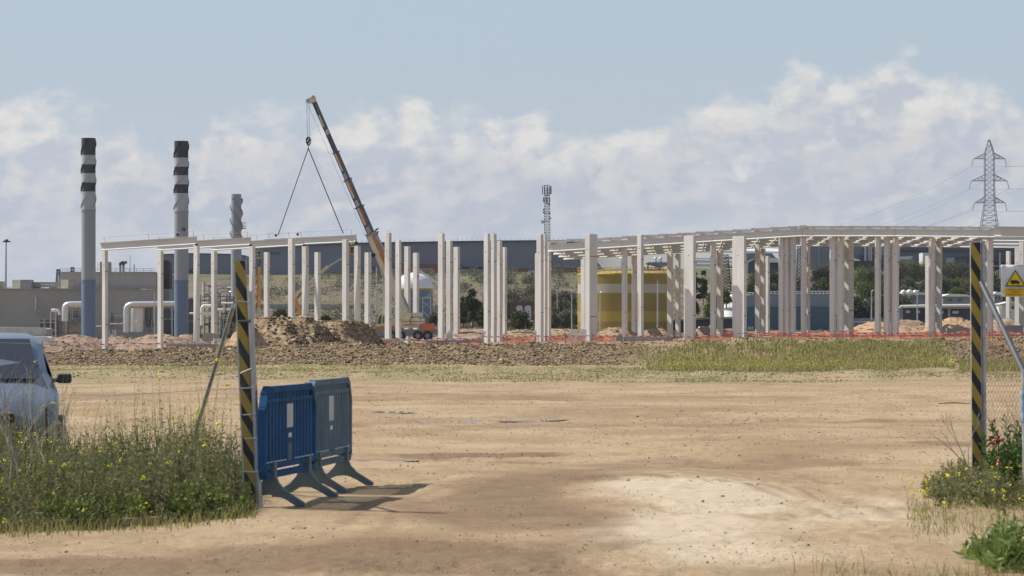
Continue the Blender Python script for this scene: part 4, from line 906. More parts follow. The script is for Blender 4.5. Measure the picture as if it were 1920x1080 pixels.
b1_ = [(259, 291, 'stack_dk'), (308.5, 325, 'stack_dk'), (342.5, 359.5, 'stack_dk')]; b2_ = [(264, 296, 'stack_dk'), (313, 329, 'stack_dk'), (346, 362.5, 'stack_dk')]
root, r, c = chimney(166, 26.5, [(259, 291, 'stack_dk', 1, 'band'), (291, 308.5, 'stack_lt', 1, 'band'), (308.5, 325, 'stack_dk', 1, 'band'), (325, 342.5, 'stack_lt', 1, 'band'), (342.5, 359.5, 'stack_dk', 1, 'band'), (359.5, 393, 'stack_lt', 1, 'band'),
    (393, 396, 'stack_mid', 1.06, 'flange'), (396, 524.5, 'stack_mid', 1, 'shaft'), (524.5, 529, 'stack_bl', 1.05, 'flange'), (529, 640, 'stack_bl', 1.0, 'shaft')], YS, 'tall grey and charcoal banded chimney, leftmost of the three chimneys', 259)
strake(root, r, c, YS, 262, 391, 1.25, 'stack_lt', 3, .6, .10, 'strake', -1, b1_)
root, r, c = chimney(340, 26.5, [(264.5, 296, 'stack_dk', 1, 'band'), (296, 313, 'stack_lt', 1, 'band'), (313, 329, 'stack_dk', 1, 'band'), (329, 346, 'stack_lt', 1, 'band'), (346, 362.5, 'stack_dk', 1, 'band'), (362.5, 396, 'stack_lt', 1, 'band'),
    (396, 398.5, 'stack_mid', 1.05, 'flange'), (398.5, 525, 'stack_mid', 1, 'shaft'), (525, 529, 'stack_bl', 1.04, 'flange'), (529, 640, 'stack_bl', 1, 'shaft')], YS, 'tall grey and charcoal banded chimney behind the first roof beams, middle one of three', 264.5)
strake(root, r, c, YS, 267, 394, 1.25, 'stack_lt', 3, .6, .10, 'strake', -1, b2_)
bx = MB(); bx.box((X(347, YS), YS-r-.2, Z(431, YS)), (.35, .3, .35)); bx.build('light_box', M['dkmetal'], root)
root, r, c = chimney(443, 19, [(364, 462, 'stack_mid', 1, 'shaft'), (462, 556, 'stack_mid', 1.05, 'shaft')], YS+20, 'short plain grey chimney with broad spiral fins above the left striped post', 364)
strake(root, r, c, YS+20, 372, 445, 1.0, 'stack_mid', 3, 1.9, .20, 'strake', 1)
pf = MB()
for zz in (417.5, 424, 427.5): pf.bar(P(452, zz, YS+19), P(461, zz, YS+19), .05)
for xx in (453, 457, 461): pf.bar(P(xx, 417.5, YS+19), P(xx, 428, YS+19), .05)
pf.bar(P(450, 428, YS+19), P(461, 428, YS+19), .3, .12); pf.build('platform', M['steelgrey'], root)
# ================================================================ power station halls on the left
YB = 470.0
def bld(name, label, cat='building', group=None): return None
pl = MB().ext([(-260, 640), (-260, 541.5), (293, 541.5), (293, 640)], YB, 40).build('industrial_hall', M['gravelwall']); fixn(pl)
tag(pl, 'long low grey windowless hall behind the left chimney', 'building')
MB().ext([(-260, 543), (-260, 540.6), (293.5, 540.6), (293.5, 543)], YB-.15, .14).build('parapet', M['conc_old'], pl)
hi = MB().ext([(112.5, 640), (112.5, 510.5), (292.5, 510.5), (292.5, 640)], YB+8, 28).build('industrial_hall', M['gravelwall']); fixn(hi)
tag(hi, 'higher grey block of the power station behind the low hall', 'building')
MB().ext([(112, 511.5), (112, 509.5), (293, 509.5), (293, 511.5)], YB+7.85, .14).build('parapet', M['conc_old'], hi)
rl = MB()
for zz in (503.5, 506.8): rl.bar(P(113, zz, YB+9), P(292, zz, YB+9), .05)
for xx in list(range(113, 293, 13)): rl.bar(P(xx, 503.5, YB+9), P(xx, 510, YB+9), .05)
rl.build('railing', M['galv'], hi)
def unit(x0, xm, x1, yt, yb, Y, lab, g='rooftop units'):
    o = MB().ext([(xm, yb), (xm, yt), (x1, yt), (x1, yb)], Y, 3).build('rooftop_unit', M['conc_old']); fixn(o); tag(o, lab, 'rooftop unit', g)
    q = MB().hexa([Vector((X(x0, Y), Y+.5, Z(yb, Y))), Vector((X(xm, Y), Y, Z(yb, Y))), Vector((X(xm, Y), Y+3, Z(yb, Y))), Vector((X(x0, Y), Y+3.2, Z(yb, Y))), Vector((X(x0, Y), Y+.5, Z(yt, Y))), Vector((X(xm, Y), Y, Z(yt, Y))), Vector((X(xm, Y), Y+3, Z(yt, Y))), Vector((X(x0, Y), Y+3.2, Z(yt, Y)))])
    q.build('louvre_panel', M['white'], o)
    for i in range(5): MB().bar(P(x0+1, yt+2.2+i*(yb-yt-3)/5, Y-.0), P(xm-1, yt+2.2+i*(yb-yt-3)/5, Y-.02), .04, .12).build('louvre', M['crane'], o)
unit(22, 38, 57.5, 524.5, 541.5, YB+1, 'grey rooftop unit with a sunlit cream louvre beside the tall light mast')
unit(113, 128, 153, 524.5, 541.5, YB+1, 'grey rooftop unit with a sunlit cream louvre just left of the left chimney')
unit(181, 187, 204.5, 491, 510, YB+10, 'tall grey rooftop unit on the higher block, right of the left chimney')
unit(-14, -6, 4.8, 527.5, 541, YB+1, 'grey rooftop unit cut by the left edge of the photo')
mb = MB()
for xx in (60, 70, 82, 94, 106): mb.bar(P(xx, 531, YB+3), P(xx, 541, YB+3), .1)
for yy in (531, 536): mb.bar(P(60, yy, YB+3), P(112, yy, YB+3), .08, .3)
mb.ext([(63, 541), (63, 533), (76, 533), (76, 541)], YB+3.2, 1); mb.ext([(92, 541), (92, 535), (102, 535), (102, 541)], YB+3.2, 1)
fixn(tag(mb.build('roof_plant', M['crane_tan']), 'low rusty pipework and tanks on the roof of the low hall', 'roof plant'))
def pipe(name, pts, Y, r, m_, lab, cat='pipe', grp=None, rings=()):
    o = MB().tube([P(a, b, Y) if not isinstance(a, Vector) else a for a, b in pts], r, 12).build(name, M[m_]); tag(o, lab, cat, grp)
    return o
def elbow(pts, rad=6, n_=5):   # rounds the corners of a pixel polyline
    out_ = [pts[0]]
    for a, b, c_ in zip(pts, pts[1:], pts[2:]):
        a, b, c_ = np.array(a, float), np.array(b, float), np.array(c_, float); d1 = (a-b)/np.linalg.norm(a-b); d2 = (c_-b)/np.linalg.norm(c_-b); r_ = min(rad, np.linalg.norm(a-b)*.5, np.linalg.norm(c_-b)*.5)
        p0, p1 = b+d1*r_, b+d2*r_
        for t_ in np.linspace(0, 1, n_): out_.append(tuple((1-t_)**2*p0+2*t_*(1-t_)*b+t_**2*p1))
    out_.append(pts[-1]); return out_
for x0, lab in ((225.5, 'hooked dark exhaust stack on the higher roof, left one of the pair'), (231.5, 'hooked dark exhaust stack on the higher roof, right one of the pair')):
    o = MB().tube([P(a, b, YB+12) for a, b in elbow([(x0, 511), (x0, 494), (x0+6.5, 491.5)], 4)], .16, 10).build('exhaust_stack', M['conc_old']); tag(o, lab, 'exhaust stack', 'roof exhaust stacks')
    MB().tube([P(a, b, YB+11.9) for a, b in elbow([(x0, 497), (x0, 493), (x0+6.5, 491)], 3)], .2, 10).build('hood', M['dkmetal'], o)
tag(MB().tube([P(244, 479, YB+14), P(244, 511, YB+14)], .04, 5).build('antenna', M['galv']), 'thin tall antenna on the higher roof', 'antenna')
tag(MB().tube([P(251.5, 495, YB+14), P(251.5, 511, YB+14)], .06, 5).build('roof_pole', M['dkmetal']), 'short dark pole on the higher roof right of the antenna', 'pole')
o = MB().ext([(305.5, 560), (305.5, 488), (314, 488), (317, 492), (316, 500), (317.5, 515), (317.5, 560)], YB+12, 4).build('cladded_tower', M['brown']); fixn(o); tag(o, 'dark brown clad boiler tower right of the grey hall', 'tower')
o = MB().ext([(305, 640), (305, 542), (318, 542), (318, 640)], YB+10, 6).build('service_block', M['conc_old']); fixn(o); tag(o, 'grey service block under the dark brown tower', 'building')
# light mast
root = thing('light_mast', 'tall dark floodlight mast at the left edge with a round lamp head', 'light mast', (X(10.5, 480), 480, 0))
MB().tube([P(10.5, 610, 480), P(11.5, 452, 480)], [.16, .08], 8).build('pole', M['steelgrey'], root)
MB().lathe((X(12, 480), 480, Z(453, 480)), [(.1, -.15), (.28, 0), (.30, .25), (.05, .35)], 14).build('lamp_head', M['dkmetal'], root)
for dx in (-6, -3, 4, 6): MB().ext([(12+dx-1.4, 454), (12+dx-1, 451.5), (12+dx+1.5, 452), (12+dx+1.2, 454.3)], 479.7, .3).build('floodlight', M['dkmetal'], root)
# pipework in front of the halls
YP = 440.0
G1 = 'pipes of the power station'
pipe('bent_pipe', elbow([(122, 602), (122, 572), (137, 571), (156, 571)], 10), YP, .42, 'alu', 'silver duct rising and bending right towards the left chimney', 'duct', G1)
pipe('vent_pipe', elbow([(96, 582), (109, 582), (112, 590)], 6), YP-1, .2, 'pipe_w', 'short sunlit white pipe bending down left of the silver duct', 'pipe', G1)
pipe('wall_pipe', elbow([(69, 557), (69, 585), (82, 587), (83, 594)], 5), YB-1, .18, 'conc_old', 'grey pipe running down the hall wall', 'pipe', G1)
pipe('bent_pipe', elbow([(237, 623), (237, 572), (258, 571), (330, 570.5)], 15), YP, .40, 'alu', 'big silver duct arching over right of the second column', 'duct', G1)
pipe('vent_pipe', elbow([(258, 622), (259, 575)], 5), YP+1.2, .9, 'alu', 'wide silver vessel under the big silver duct', 'vessel', G1)
pipe('vent_pipe', elbow([(206, 607.5), (232, 607.5)], 5), YP-1, .12, 'galv', 'thin low pipe right of the second column foot', 'pipe', G1)
pipe('bent_pipe', elbow([(379, 610), (379, 574), (398, 574)], 5), YP, .22, 'pipe_w', 'white pipe bending over between the third and fourth columns', 'pipe', G1)
for (x0, x1, yy, rr, lab) in [(376, 397, 587.5, .18, 'thick sunlit pipe of the rack, left section'), (408, 418, 581, .17, 'sunlit pipe of the rack, middle section'), (424, 437, 580.5, .17, 'sunlit pipe of the rack just left of the striped post'), (415, 437, 568.5, .12, 'upper thin sunlit pipe of the rack'), (383, 397, 590.5, .08, 'thin sunlit pipe below the thick one'), (355, 366, 587.5, .12, 'short sunlit pipe right of the middle chimney'), (152, 190, 611.5, .05, 'thin railing pipe at the left chimney foot')]:
    pipe('rack_pipe', [(x0, yy), (x1, yy)], YP, rr, 'pipe_w', lab, 'pipe', G1)
root = thing('pipe_rack', 'grey steel pipe rack full of pipework left of the left striped post', 'pipe rack', tuple(P(400, 630, YP+3)))
rr_ = random.Random(5)
for xx in (376, 384, 392, 409, 416, 423, 431, 437, 330, 322): MB().bar(P(xx, 632, YP+rr_.uniform(1, 6)), P(xx, rr_.choice([528, 540, 552, 566]) if xx > 370 else 590, YP+3), .12).build('post', M['steelgrey'], root)
for yy in (524, 536, 546, 556, 563, 575, 597, 607, 617):
    x0 = rr_.uniform(376, 408); MB().bar(P(x0, yy, YP+3), P(438, yy, YP+3), .10, .14).build('cross_beam', M['galv' if rr_.random() < .5 else 'steelgrey'], root)
for k_ in range(26):
    x0 = rr_.uniform(376, 432); y0 = rr_.uniform(530, 618); o = MB().tube([P(a, b, YP+rr_.uniform(1, 3)) for a, b in ((x0, y0), (x0+rr_.uniform(4, 12), y0))]+[], rr_.uniform(.05, .18), 8).build('pipe', M[rr_.choice(['galv', 'alu', 'steelgrey', 'dkmetal'])], root)
for k_ in range(14):
    x0 = rr_.uniform(378, 436); y0 = rr_.uniform(520, 600); MB().tube([P(x0, y0, YP+2.5), P(x0, y0+rr_.uniform(12, 40), YP+2.5)], rr_.uniform(.05, .12), 6).build('riser', M[rr_.choice(['galv', 'dkmetal', 'pipe_w'])], root)
# plant clutter at the foot of the halls
rr_ = random.Random(9)
for (x0, x1, yt, yb, m_, lab) in [(107, 152, 590, 626, 'conc_old', 'grey brown equipment box below the silver duct'), (128, 146, 583, 600, 'steelgrey', 'grey cabinet behind the equipment box'), (75, 107, 600, 622, 'dkmetal', 'dark blue grey recess at the hall foot'), (205, 234, 588, 612, 'steelgrey', 'dark pump skid between the first two columns'),
        (271, 292, 600, 622, 'galv', 'grey cabinet left of the second column foot'), (253, 288, 573, 606, 'steelgrey', 'dark grey filter house below the big duct'), (306, 326, 580, 630, 'dkmetal', 'dark machinery left of the middle chimney'), (205, 213, 619, 626, 'white', 'small white box at the foot of the first column'), (352, 362, 560, 625, 'dkmetal', 'dark pipe chase right of the middle chimney'), (412, 438, 596, 628, 'dkmetal', 'dark equipment behind the striped post brace')]:
    mb = MB().ext([(x0, yb+6), (x0, yt), (x1, yt), (x1, yb+6)], YP+2+rr_.uniform(0, 3), 3); o = mb.build('plant_equipment', M[m_]); fixn(o); tag(o, lab, 'plant equipment')
    for k_ in range(4):
        xx = rr_.uniform(x0, x1); MB().tube([P(xx, yt-2, YP+1.6), P(xx, yb, YP+1.6)], .06, 6).build('pipe', M[rr_.choice(['galv', 'steelgrey', 'dkmetal'])], o)
    for k_ in range(3):
        yy = rr_.uniform(yt, yb); MB().tube([P(x0, yy, YP+1.7), P(x1, yy, YP+1.7)], .05, 6).build('pipe', M[rr_.choice(['galv', 'steelgrey', 'dkmetal'])], o)
# ================================================================ street lamps
def lamp(px, pyb, pyt, Y, armpx, label, col='galv'):
    root = thing('street_lamp', label, 'street lamp', tuple(P(px, pyb, Y)), 'street lamps behind the frame')
    MB().tube([P(px, pyb, Y), P(px, pyt+3, Y)], [.09, .06], 8).build('pole', M[col], root)
    if armpx:
        MB().tube([P(px, pyt+3, Y), P(px+armpx*.15, pyt+.8, Y), P(px+armpx*.6, pyt, Y)], .05, 6).build('arm', M[col], root)
        MB().ext([(px+armpx*.55, pyt+.5), (px+armpx*.6, pyt-.9), (px+armpx, pyt-.9), (px+armpx, pyt+.6)], Y-.1, .25).build('lamp_head', M['white'], root)
for a in [(290, 630, 542.5, 420, -26, 'curved street lamp in front of the grey hall between the first two columns'), (95, 634, 582, 415, 0, 'thin bare pole left of the left chimney'), (104.5, 634, 574, 415, 0, 'thin pole with fittings left of the left chimney, right of the pair'), (706, 590, 497, 400, 0, 'tall thin pole just left of the crane cab'), (943, 620, 574, 400, 0, 'thin grey post between trees behind the group of four columns'),
          (985, 620, 573, 400, 0, 'thin grey post left of the slim column pair'), (1072, 620, 548, 400, 0, 'thin grey post left of the yellow tank'), (1125.5, 624, 547, 385, 6, 'street lamp in front of the left part of the yellow tank'), (1233, 622, 523, 385, 0, 'tall pale post in front of the yellow tank'),
          (1045, 600, 540, 500, -9, 'double street lamp among the trees by the yellow tank'), (1634, 600, 544.5, 420, 4, 'thin street lamp in front of the dark trees'), (1720, 600, 545, 420, 4, 'thin street lamp in front of the low houses'), (1875, 520, 470, 500, 0, 'thin pole behind the warning sign'), (822, 560, 540, 400, -15, 'street lamp beside the stair of the white dome tank'), (1334, 560, 537, 430, 3, 'small street lamp right of the yellow tank')]: lamp(*a)
# ================================================================ big sheds behind
def slab(name, pts, Y, dep, m, label=None, cat=None, parent=None, group=None):
    o = MB().ext(pts, Y, dep).build(name, M[m], parent); fixn(o)
    if label: tag(o, label, cat, group)
    return o
YW = 950.0
wh = slab('warehouse', [(300, 640), (300, 477), (362, 475.2), (430, 476.5), (461, 479.5), (461, 640)], YW+20, 120, 'slate', 'slate grey warehouse with a low pitched roof behind the left roof beams', 'warehouse')
slab('door', [(354, 522), (354, 504), (361, 504), (361, 522)], YW+19.6, .3, 'slate_dk', parent=wh)
slab('roof_edge', [(300, 478), (300, 476.2), (362, 474.4), (430, 475.7), (462, 478.9), (462, 480.4), (430, 477.2), (362, 476), (302, 478)], YW+19.4, .4, 'slate_dk', parent=wh)
wh = slab('warehouse', [(477, 640), (477, 463), (560, 459), (660, 455.8), (850, 452.6), (1000, 451), (1092, 450.6), (1092, 640)], YW, 200, 'slate', 'very long slate grey warehouse filling the background behind the crane', 'warehouse')
slab('roof_edge', [(477, 465.5), (477, 462.2), (560, 458.2), (660, 455), (850, 451.8), (1000, 450.2), (1093, 449.8), (1093, 452), (1000, 452.6), (850, 454.6), (660, 457.8), (560, 461.4)], YW-.6, .5, 'slate_dk', parent=wh)
text_mesh('mnix', 8.5*YW/F, M['slate_dk'], 'wall_lettering', wh, P(503, 476.5, YW-.2), (1, 0, 0), (0, 0, 1), ext=.05, sx_=1.3)
slab('dock', [(690, 512), (690, 500), (744, 500), (744, 512)], YW-6, 6, 'slate_dk', parent=wh)
for x0 in (693, 704, 715, 726, 737): slab('dock_door', [(x0, 511), (x0, 503), (x0+6, 503), (x0+6, 511)], YW-6.4, .3, 'midgrey', parent=wh)
slab('canopy', [(860, 503.5), (860, 500.5), (912, 499.5), (912, 502.5)], YW-12, 12, 'black', parent=wh)
mb = MB()
for x0 in range(480, 1092, 9): mb.bar(P(x0, 451.5 if x0 > 850 else 456-(x0-660)*.017 if x0 > 660 else 464-(x0-477)*.045, YW+1), P(x0, 447 if x0 > 850 else 450.5-(x0-660)*.017 if x0 > 660 else 459-(x0-477)*.045, YW+1), .10)
mb.build('roof_railing', M['galv'], wh)
o = slab('annex', [(752, 520), (752, 495), (866, 495), (866, 520)], YW-20, 15, 'redwall', 'dull red low annex in front of the slate warehouse behind the white dome tank', 'building')
o = slab('loading_yard_wall', [(860, 516), (860, 505), (960, 505.5), (960, 516)], YW-30, 1, 'midgrey', 'pale grey yard wall at the foot of the slate warehouse', 'wall')
o = slab('red_roof_shed', [(953, 508), (955, 503.5), (988, 502.8), (990, 508)], YW-60, 12, 'redwall', 'small red roofed shed above the scrub, left one', 'shed', group='red roofed sheds')
o = slab('white_shed', [(1036, 530), (1036, 508), (1080, 507), (1080, 530)], YW-90, 10, 'white', 'white shed with a rust red roof left of the yellow tank', 'shed', group='red roofed sheds')
slab('roof', [(1033, 509), (1035, 501), (1081, 501), (1083, 508.5)], YW-91, 12, 'redwall', parent=o)
mb = MB(); mb.bar(P(1056.5, 509, YW-91.5), P(1056.5, 529, YW-91.5), .3); mb.build('post', M['dkmetal'], o)
def wedge(name, px0, px1, pt0, pt1, Y0, Y1_, dep, m, label=None, cat=None, parent=None, pb=640):
    a, b = P(px0, 0, Y0), P(px1, 0, Y1_); d = (b-a); nb = Vector((-d.y, d.x, 0)).normalized()*dep
    q = [Vector((a.x, a.y, Z(pb, Y0))), Vector((b.x, b.y, Z(pb, Y1_))), Vector((b.x, b.y, Z(pb, Y1_)))+nb, Vector((a.x, a.y, Z(pb, Y0)))+nb]
    tz = [Z(pt0, Y0), Z(pt1, Y1_)]; t_ = [Vector((q[0].x, q[0].y, tz[0])), Vector((q[1].x, q[1].y, tz[1])), Vector((q[2].x, q[2].y, tz[1])), Vector((q[3].x, q[3].y, tz[0]))]
    o = MB().hexa(q+t_).build(name, M[m], parent)
    if label: tag(o, label, cat)
    return o
wh = wedge('warehouse', 1086, 1300, 452, 468, YW+24, YW-4, 60, 'ltgrey', 'pale grey warehouse behind the yellow tank', 'warehouse')
wh = wedge('warehouse', 1300, 1514, 473.5, 475, YW-6, YW-36, 50, 'ltgrey', 'pale grey warehouse behind the very wide columns, right of the yellow tank', 'warehouse')
slab('wall_panel', [(1398, 500), (1398, 474.6), (1447, 474.8), (1475, 505), (1475, 520), (1398, 520)], YW-60, 8, 'slate', parent=wh)
for yy in (485, 492, 500, 508): MB().bar(P(1300, yy, YW-6.4), P(1512, yy, YW-36.4), .12, .35).build('joint', M['midgrey'], wh)
for x0, lab in ((1162, 'silver silo with a round top seen between two columns above the tank, left one'), (1226, 'silver silo with a round top above the tank, middle one'), (1235.5, 'silver silo with a round top above the tank, right one')):
    o = MB().lathe((X(x0+3, 900), 900, 0), [(.42, Z(507, 900)), (.42, Z(485, 900)), (.36, Z(483, 900)), (.05, Z(481.5, 900))], 14).build('silo', M['alu']); tag(o, lab, 'silo', 'silver silos')
o = slab('open_shelter', [(1212, 493.5), (1216, 491.5), (1253, 491.5), (1260, 496), (1240, 500)], 880, 12, 'steelgrey', 'dark open shelter roof just above the yellow tank', 'shelter')
for x0 in (1215, 1235, 1252): MB().bar(P(x0, 494, 882), P(x0, 508, 882), .3).build('post', M['dkmetal'], o)
o = slab('shed', [(1403, 515), (1403, 492), (1418, 484), (1440, 484), (1447, 486), (1447, 515)], 820, 20, 'slate_dk', 'dark open shed with an arched roof between the wide column and the slim pair', 'shed')
o = slab('canopy', [(1440, 492), (1443, 483.5), (1463, 484), (1468, 492)], 800, 14, 'white', 'white pitched canopy over a dark opening', 'canopy', group='white canopies'); slab('opening', [(1443, 510), (1443, 492), (1462, 492), (1462, 510)], 802, 10, 'slate_dk', parent=o)
o = slab('canopy', [(1594, 489), (1600, 484), (1603, 484.3), (1613, 487.5), (1613, 489)], 800, 14, 'white', 'small white canopy corner right of the very wide column', 'canopy', group='white canopies'); slab('opening', [(1597, 500), (1597, 489), (1612, 489), (1612, 500)], 802, 10, 'slate_dk', parent=o)
wh = slab('warehouse', [(1514, 640), (1514, 462), (1595, 462), (1595, 640)], YW-70, 80, 'slate', 'plain blue grey shed behind the teal wall', 'warehouse'); slab('door', [(1534, 512), (1534, 502.5), (1553, 502.5), (1553, 512)], YW-70.5, .4, 'slate_dk', parent=wh)
slab('wall_stripe', [(1534, 500), (1534, 464), (1537, 464), (1537, 500)], YW-70.5, .3, 'midgrey', parent=wh)
wh = slab('factory', [(1596, 640), (1596, 459), (1655, 459), (1686, 461), (1686, 640)], YW-60, 80, 'midgrey', 'grey factory with pipes and a window band between the tall column pairs', 'factory')
slab('window', [(1616, 472), (1616, 464.5), (1626, 464.5), (1626, 472)], YW-60.6, .4, 'glass', parent=wh); slab('window', [(1632, 472), (1632, 464.5), (1640, 464.5), (1640, 472)], YW-60.6, .4, 'glass', parent=wh)
slab('dark_base', [(1613, 500), (1613, 478), (1686, 478), (1686, 500)], YW-61, .6, 'slate_dk', parent=wh)
for x0 in (1623, 1629, 1633, 1643, 1651): MB().tube([P(x0, 489, YW-62), P(x0, 458, YW-62)], .28, 8).build('stack_pipe', M['galv'], wh)
wh = slab('warehouse', [(1687, 640), (1687, 459), (1740, 457), (1960, 458), (1960, 640)], YW-40, 120, 'slate', 'dark slate factory hall on the right with machinery along its roof', 'warehouse')
rr_ = random.Random(21)
for k_ in range(22):
    x0 = 1690+k_*10.5+rr_.uniform(-3, 3); w_ = rr_.uniform(3, 11); h_ = rr_.uniform(1.5, 7); slab('roof_machine', [(x0, 459), (x0+.6, 458.5-h_), (x0+w_-.8, 458.5-h_*rr_.uniform(.7, 1)), (x0+w_, 459)], YW-38, 3, rr_.choice(['slate_dk', 'steelgrey', 'midgrey']), parent=wh)
for yy in (455.5, 462, 470): MB().bar(P(1687, yy, YW-41), P(1960, yy+.5, YW-41), .3, .5).build('cornice', M['slate_dk' if yy != 462 else 'midgrey'], wh)
slab('dark_hall', [(1789, 512), (1789, 482.5), (1820, 478), (1850, 476), (1850, 512)], YW-60, 18, 'slate_dk', parent=wh)
slab('white_annex', [(1730, 500), (1730, 474), (1742, 474), (1742, 500)], YW-60, 8, 'white', 'small white annex block behind the tree belt left of the right post', 'building')
o = slab('gable_shed', [(1684, 487), (1684, 482), (1708, 480.5), (1715, 487), (1715, 500), (1684, 500)], YW-70, 8, 'midgrey', 'small grey gabled shed above the trees', 'shed')
slab('roof', [(1683, 486.5), (1686, 481.2), (1712, 480), (1708, 486.5)], YW-70.6, 9, 'ltgrey', parent=o)
slab('loading_canopy', [(1860, 492), (1862, 478), (1925, 479), (1928, 492)], YW-50, 12, 'slate_dk', 'dark loading canopy behind the warning sign', 'canopy')
# ---- lower buildings behind the right columns
wl = slab('teal_wall', [(1400, 624), (1400, 575), (1556, 575), (1556, 624)], 470, 12, 'teal', 'long plain teal wall behind the right columns', 'building')
slab('upper_wall', [(1399, 575), (1399, 553), (1556, 552), (1556, 575)], 474, 9, 'midgrey', parent=wl)
rl = MB()
for yy in (546.5, 550.5): rl.bar(P(1445, yy, 474), P(1558, yy-.5, 474), .12)
for xx in range(1446, 1558, 7): rl.bar(P(xx, 546, 474), P(xx, 552, 474), .14)
rl.build('railing', M['white'], wl)
for q_ in range(3): MB().ext([(1404.5+q_*3.4, 612.5), (1402.5+q_*3.4, 615.5), (1404.5+q_*3.4, 618.5), (1406.2+q_*3.4, 618.5), (1404.2+q_*3.4, 615.5), (1406.2+q_*3.4, 612.5)], 469.8, .1).build('wall_chevron', M['white'], wl)
o = MB().lathe((X(1386, 480), 480, 0), [(2.05, Z(630, 480)), (2.05, Z(555, 480)), (1.9, Z(553, 480)), (.1, Z(551, 480))], 40).build('storage_tank', M['white']); tag(o, 'white cylindrical tank partly hidden by the very wide column', 'tank')
for yy in (578, 581): MB().lathe((X(1386, 480), 480, Z(yy, 480)), [(2.0, 0), (2.1, 0), (2.1, .10), (2.0, .10)], 40).build('band', M['dkmetal'], o)
MB().bar(P(1367, 566, 477.6), P(1367, 578, 477.6), .06).build('ladder', M['dkmetal'], o)
rl = MB()
for k_ in range(18):
    a_ = 2*PI*k_/18; rl.bar((X(1386, 480)+2*math.cos(a_), 480+2*math.sin(a_), Z(554, 480)), (X(1386, 480)+2*math.cos(a_), 480+2*math.sin(a_), Z(549, 480)), .04)
rl.lathe((X(1386, 480), 480, Z(549, 480)), [(1.98, 0), (2.04, 0), (2.04, .06), (1.98, .06), (1.98, 0)], 36); rl.build('railing', M['white'], o)
o = slab('open_garage', [(1262, 626), (1262, 602), (1300, 598), (1322, 595.5), (1378, 595.5), (1378, 626)], 440, 8, 'slate_dk', 'low dark garage with a grey flat roof behind the van', 'garage'); slab('roof', [(1260, 603), (1262, 600), (1305, 596), (1322, 594.3), (1379, 594.3), (1379, 598), (1322, 598.5), (1300, 600.5)], 439.5, 8.6, 'midgrey', parent=o)
o = slab('low_hall', [(1556, 622), (1556, 598), (1600, 597), (1660, 596), (1690, 596), (1690, 622)], 480, 8, 'midgrey', 'low grey wall with a white rail right of the teal wall', 'building')
MB().bar(P(1600, 603.5, 479.6), P(1650, 603, 479.6), .1, .16).build('rail', M['white'], o)
hs = [(1612, 1690, 566, 600, 500, 'midgrey', 'ltgrey', 'grey low house in front of the dark trees, leftmost of the right houses'), (1688, 1742, 578, 616, 470, 'slate_dk', 'midgrey', 'dark low shed under the long white pipe'), (1688, 1770, 553, 590, 520, 'midgrey', 'white', 'grey house with a white flat roof between the tall columns'),
      (1768, 1820, 556, 585, 500, 'midgrey', 'white', 'grey gabled house with a pale roof left of the right striped post'), (1742, 1822, 579, 612, 468, 'slate_dk', 'midgrey', 'dark blue shed with a window left of the right striped post'), (1864, 1880, 552, 575, 500, 'midgrey', 'white', 'grey shed with a white roof just left of the warning sign'), (1878, 1960, 570, 620, 490, 'white', 'ltgrey', 'pale white building below the warning sign')]
for (x0, x1, yt, yb, Y, m_, rm, lab) in hs:
    o = slab('low_house', [(x0, yb), (x0, yt), (x1, yt), (x1, yb)], Y, 7, m_, lab, 'house', None, 'low houses behind the site')
    slab('roof', [(x0-2, yt), (x0+(x1-x0)*.25, yt-5), (x1-(x1-x0)*.15, yt-4), (x1+2, yt)], Y-.5, 8, rm, parent=o)
    for q_ in (.2, .55): slab('window', [(x0+(x1-x0)*q_, yt+9), (x0+(x1-x0)*q_, yt+4), (x0+(x1-x0)*(q_+.14), yt+4), (x0+(x1-x0)*(q_+.14), yt+9)], Y-.1, .2, 'glass' if m_ != 'slate_dk' else 'galv', parent=o)
tag(MB().tube([P(a, b, 460) for a, b in elbow([(1688, 574.5), (1760, 573), (1875, 572), (1877, 600)], 5)], .17, 12).build('overhead_pipe', M['pipe_w']), 'long white overhead pipe crossing in front of the low houses', 'pipe')
for x0, w__ in ((1691, 'left'), (1780, 'middle'), (1861, 'right')): tag(MB().bar(P(x0, 576, 460), P(x0, 612, 460), .25).build('pipe_support', M['steelgrey']), f'dark post carrying the {w__} end of the long white overhead pipe' if w__ != 'middle' else 'dark post under the middle of the long white overhead pipe', 'post', 'posts under the white pipe')
rr_ = random.Random(33)
o = MB()
for k_ in range(5): o.sph(P(1694+k_*5.6, 548+rr_.uniform(-1, 2), 505), rr_.uniform(.25, .55), 8)
o.ext([(1690, 556), (1690, 547), (1706, 546), (1706, 556)], 505, 2); tag(o.build('process_plant', M['white']), 'small white process unit on a roof right of the tall column trio', 'machinery')
# ---- van
van = thing('parked_van', 'silver van with dark windows parked behind the orange mesh', 'van', tuple(P(1323, 623, 400)))
slab('body', [(1310, 623), (1310, 615.5), (1312, 612.2), (1332, 611.8), (1337, 616), (1342, 617.5), (1343, 623)], 399, 1.8, 'white', parent=van)
slab('window', [(1311.5, 619), (1312, 614), (1322, 613.6), (1322, 619)], 398.95, .05, 'glass', parent=van); slab('window', [(1323.5, 618), (1323.5, 613.6), (1331, 613.6), (1334.5, 618)], 398.95, .05, 'glass', parent=van)
for x0 in (1315, 1337): MB().tube([P(x0, 623, 398.9), P(x0, 623, 399.2)], .33, 14).build('wheel', M['black'], van)
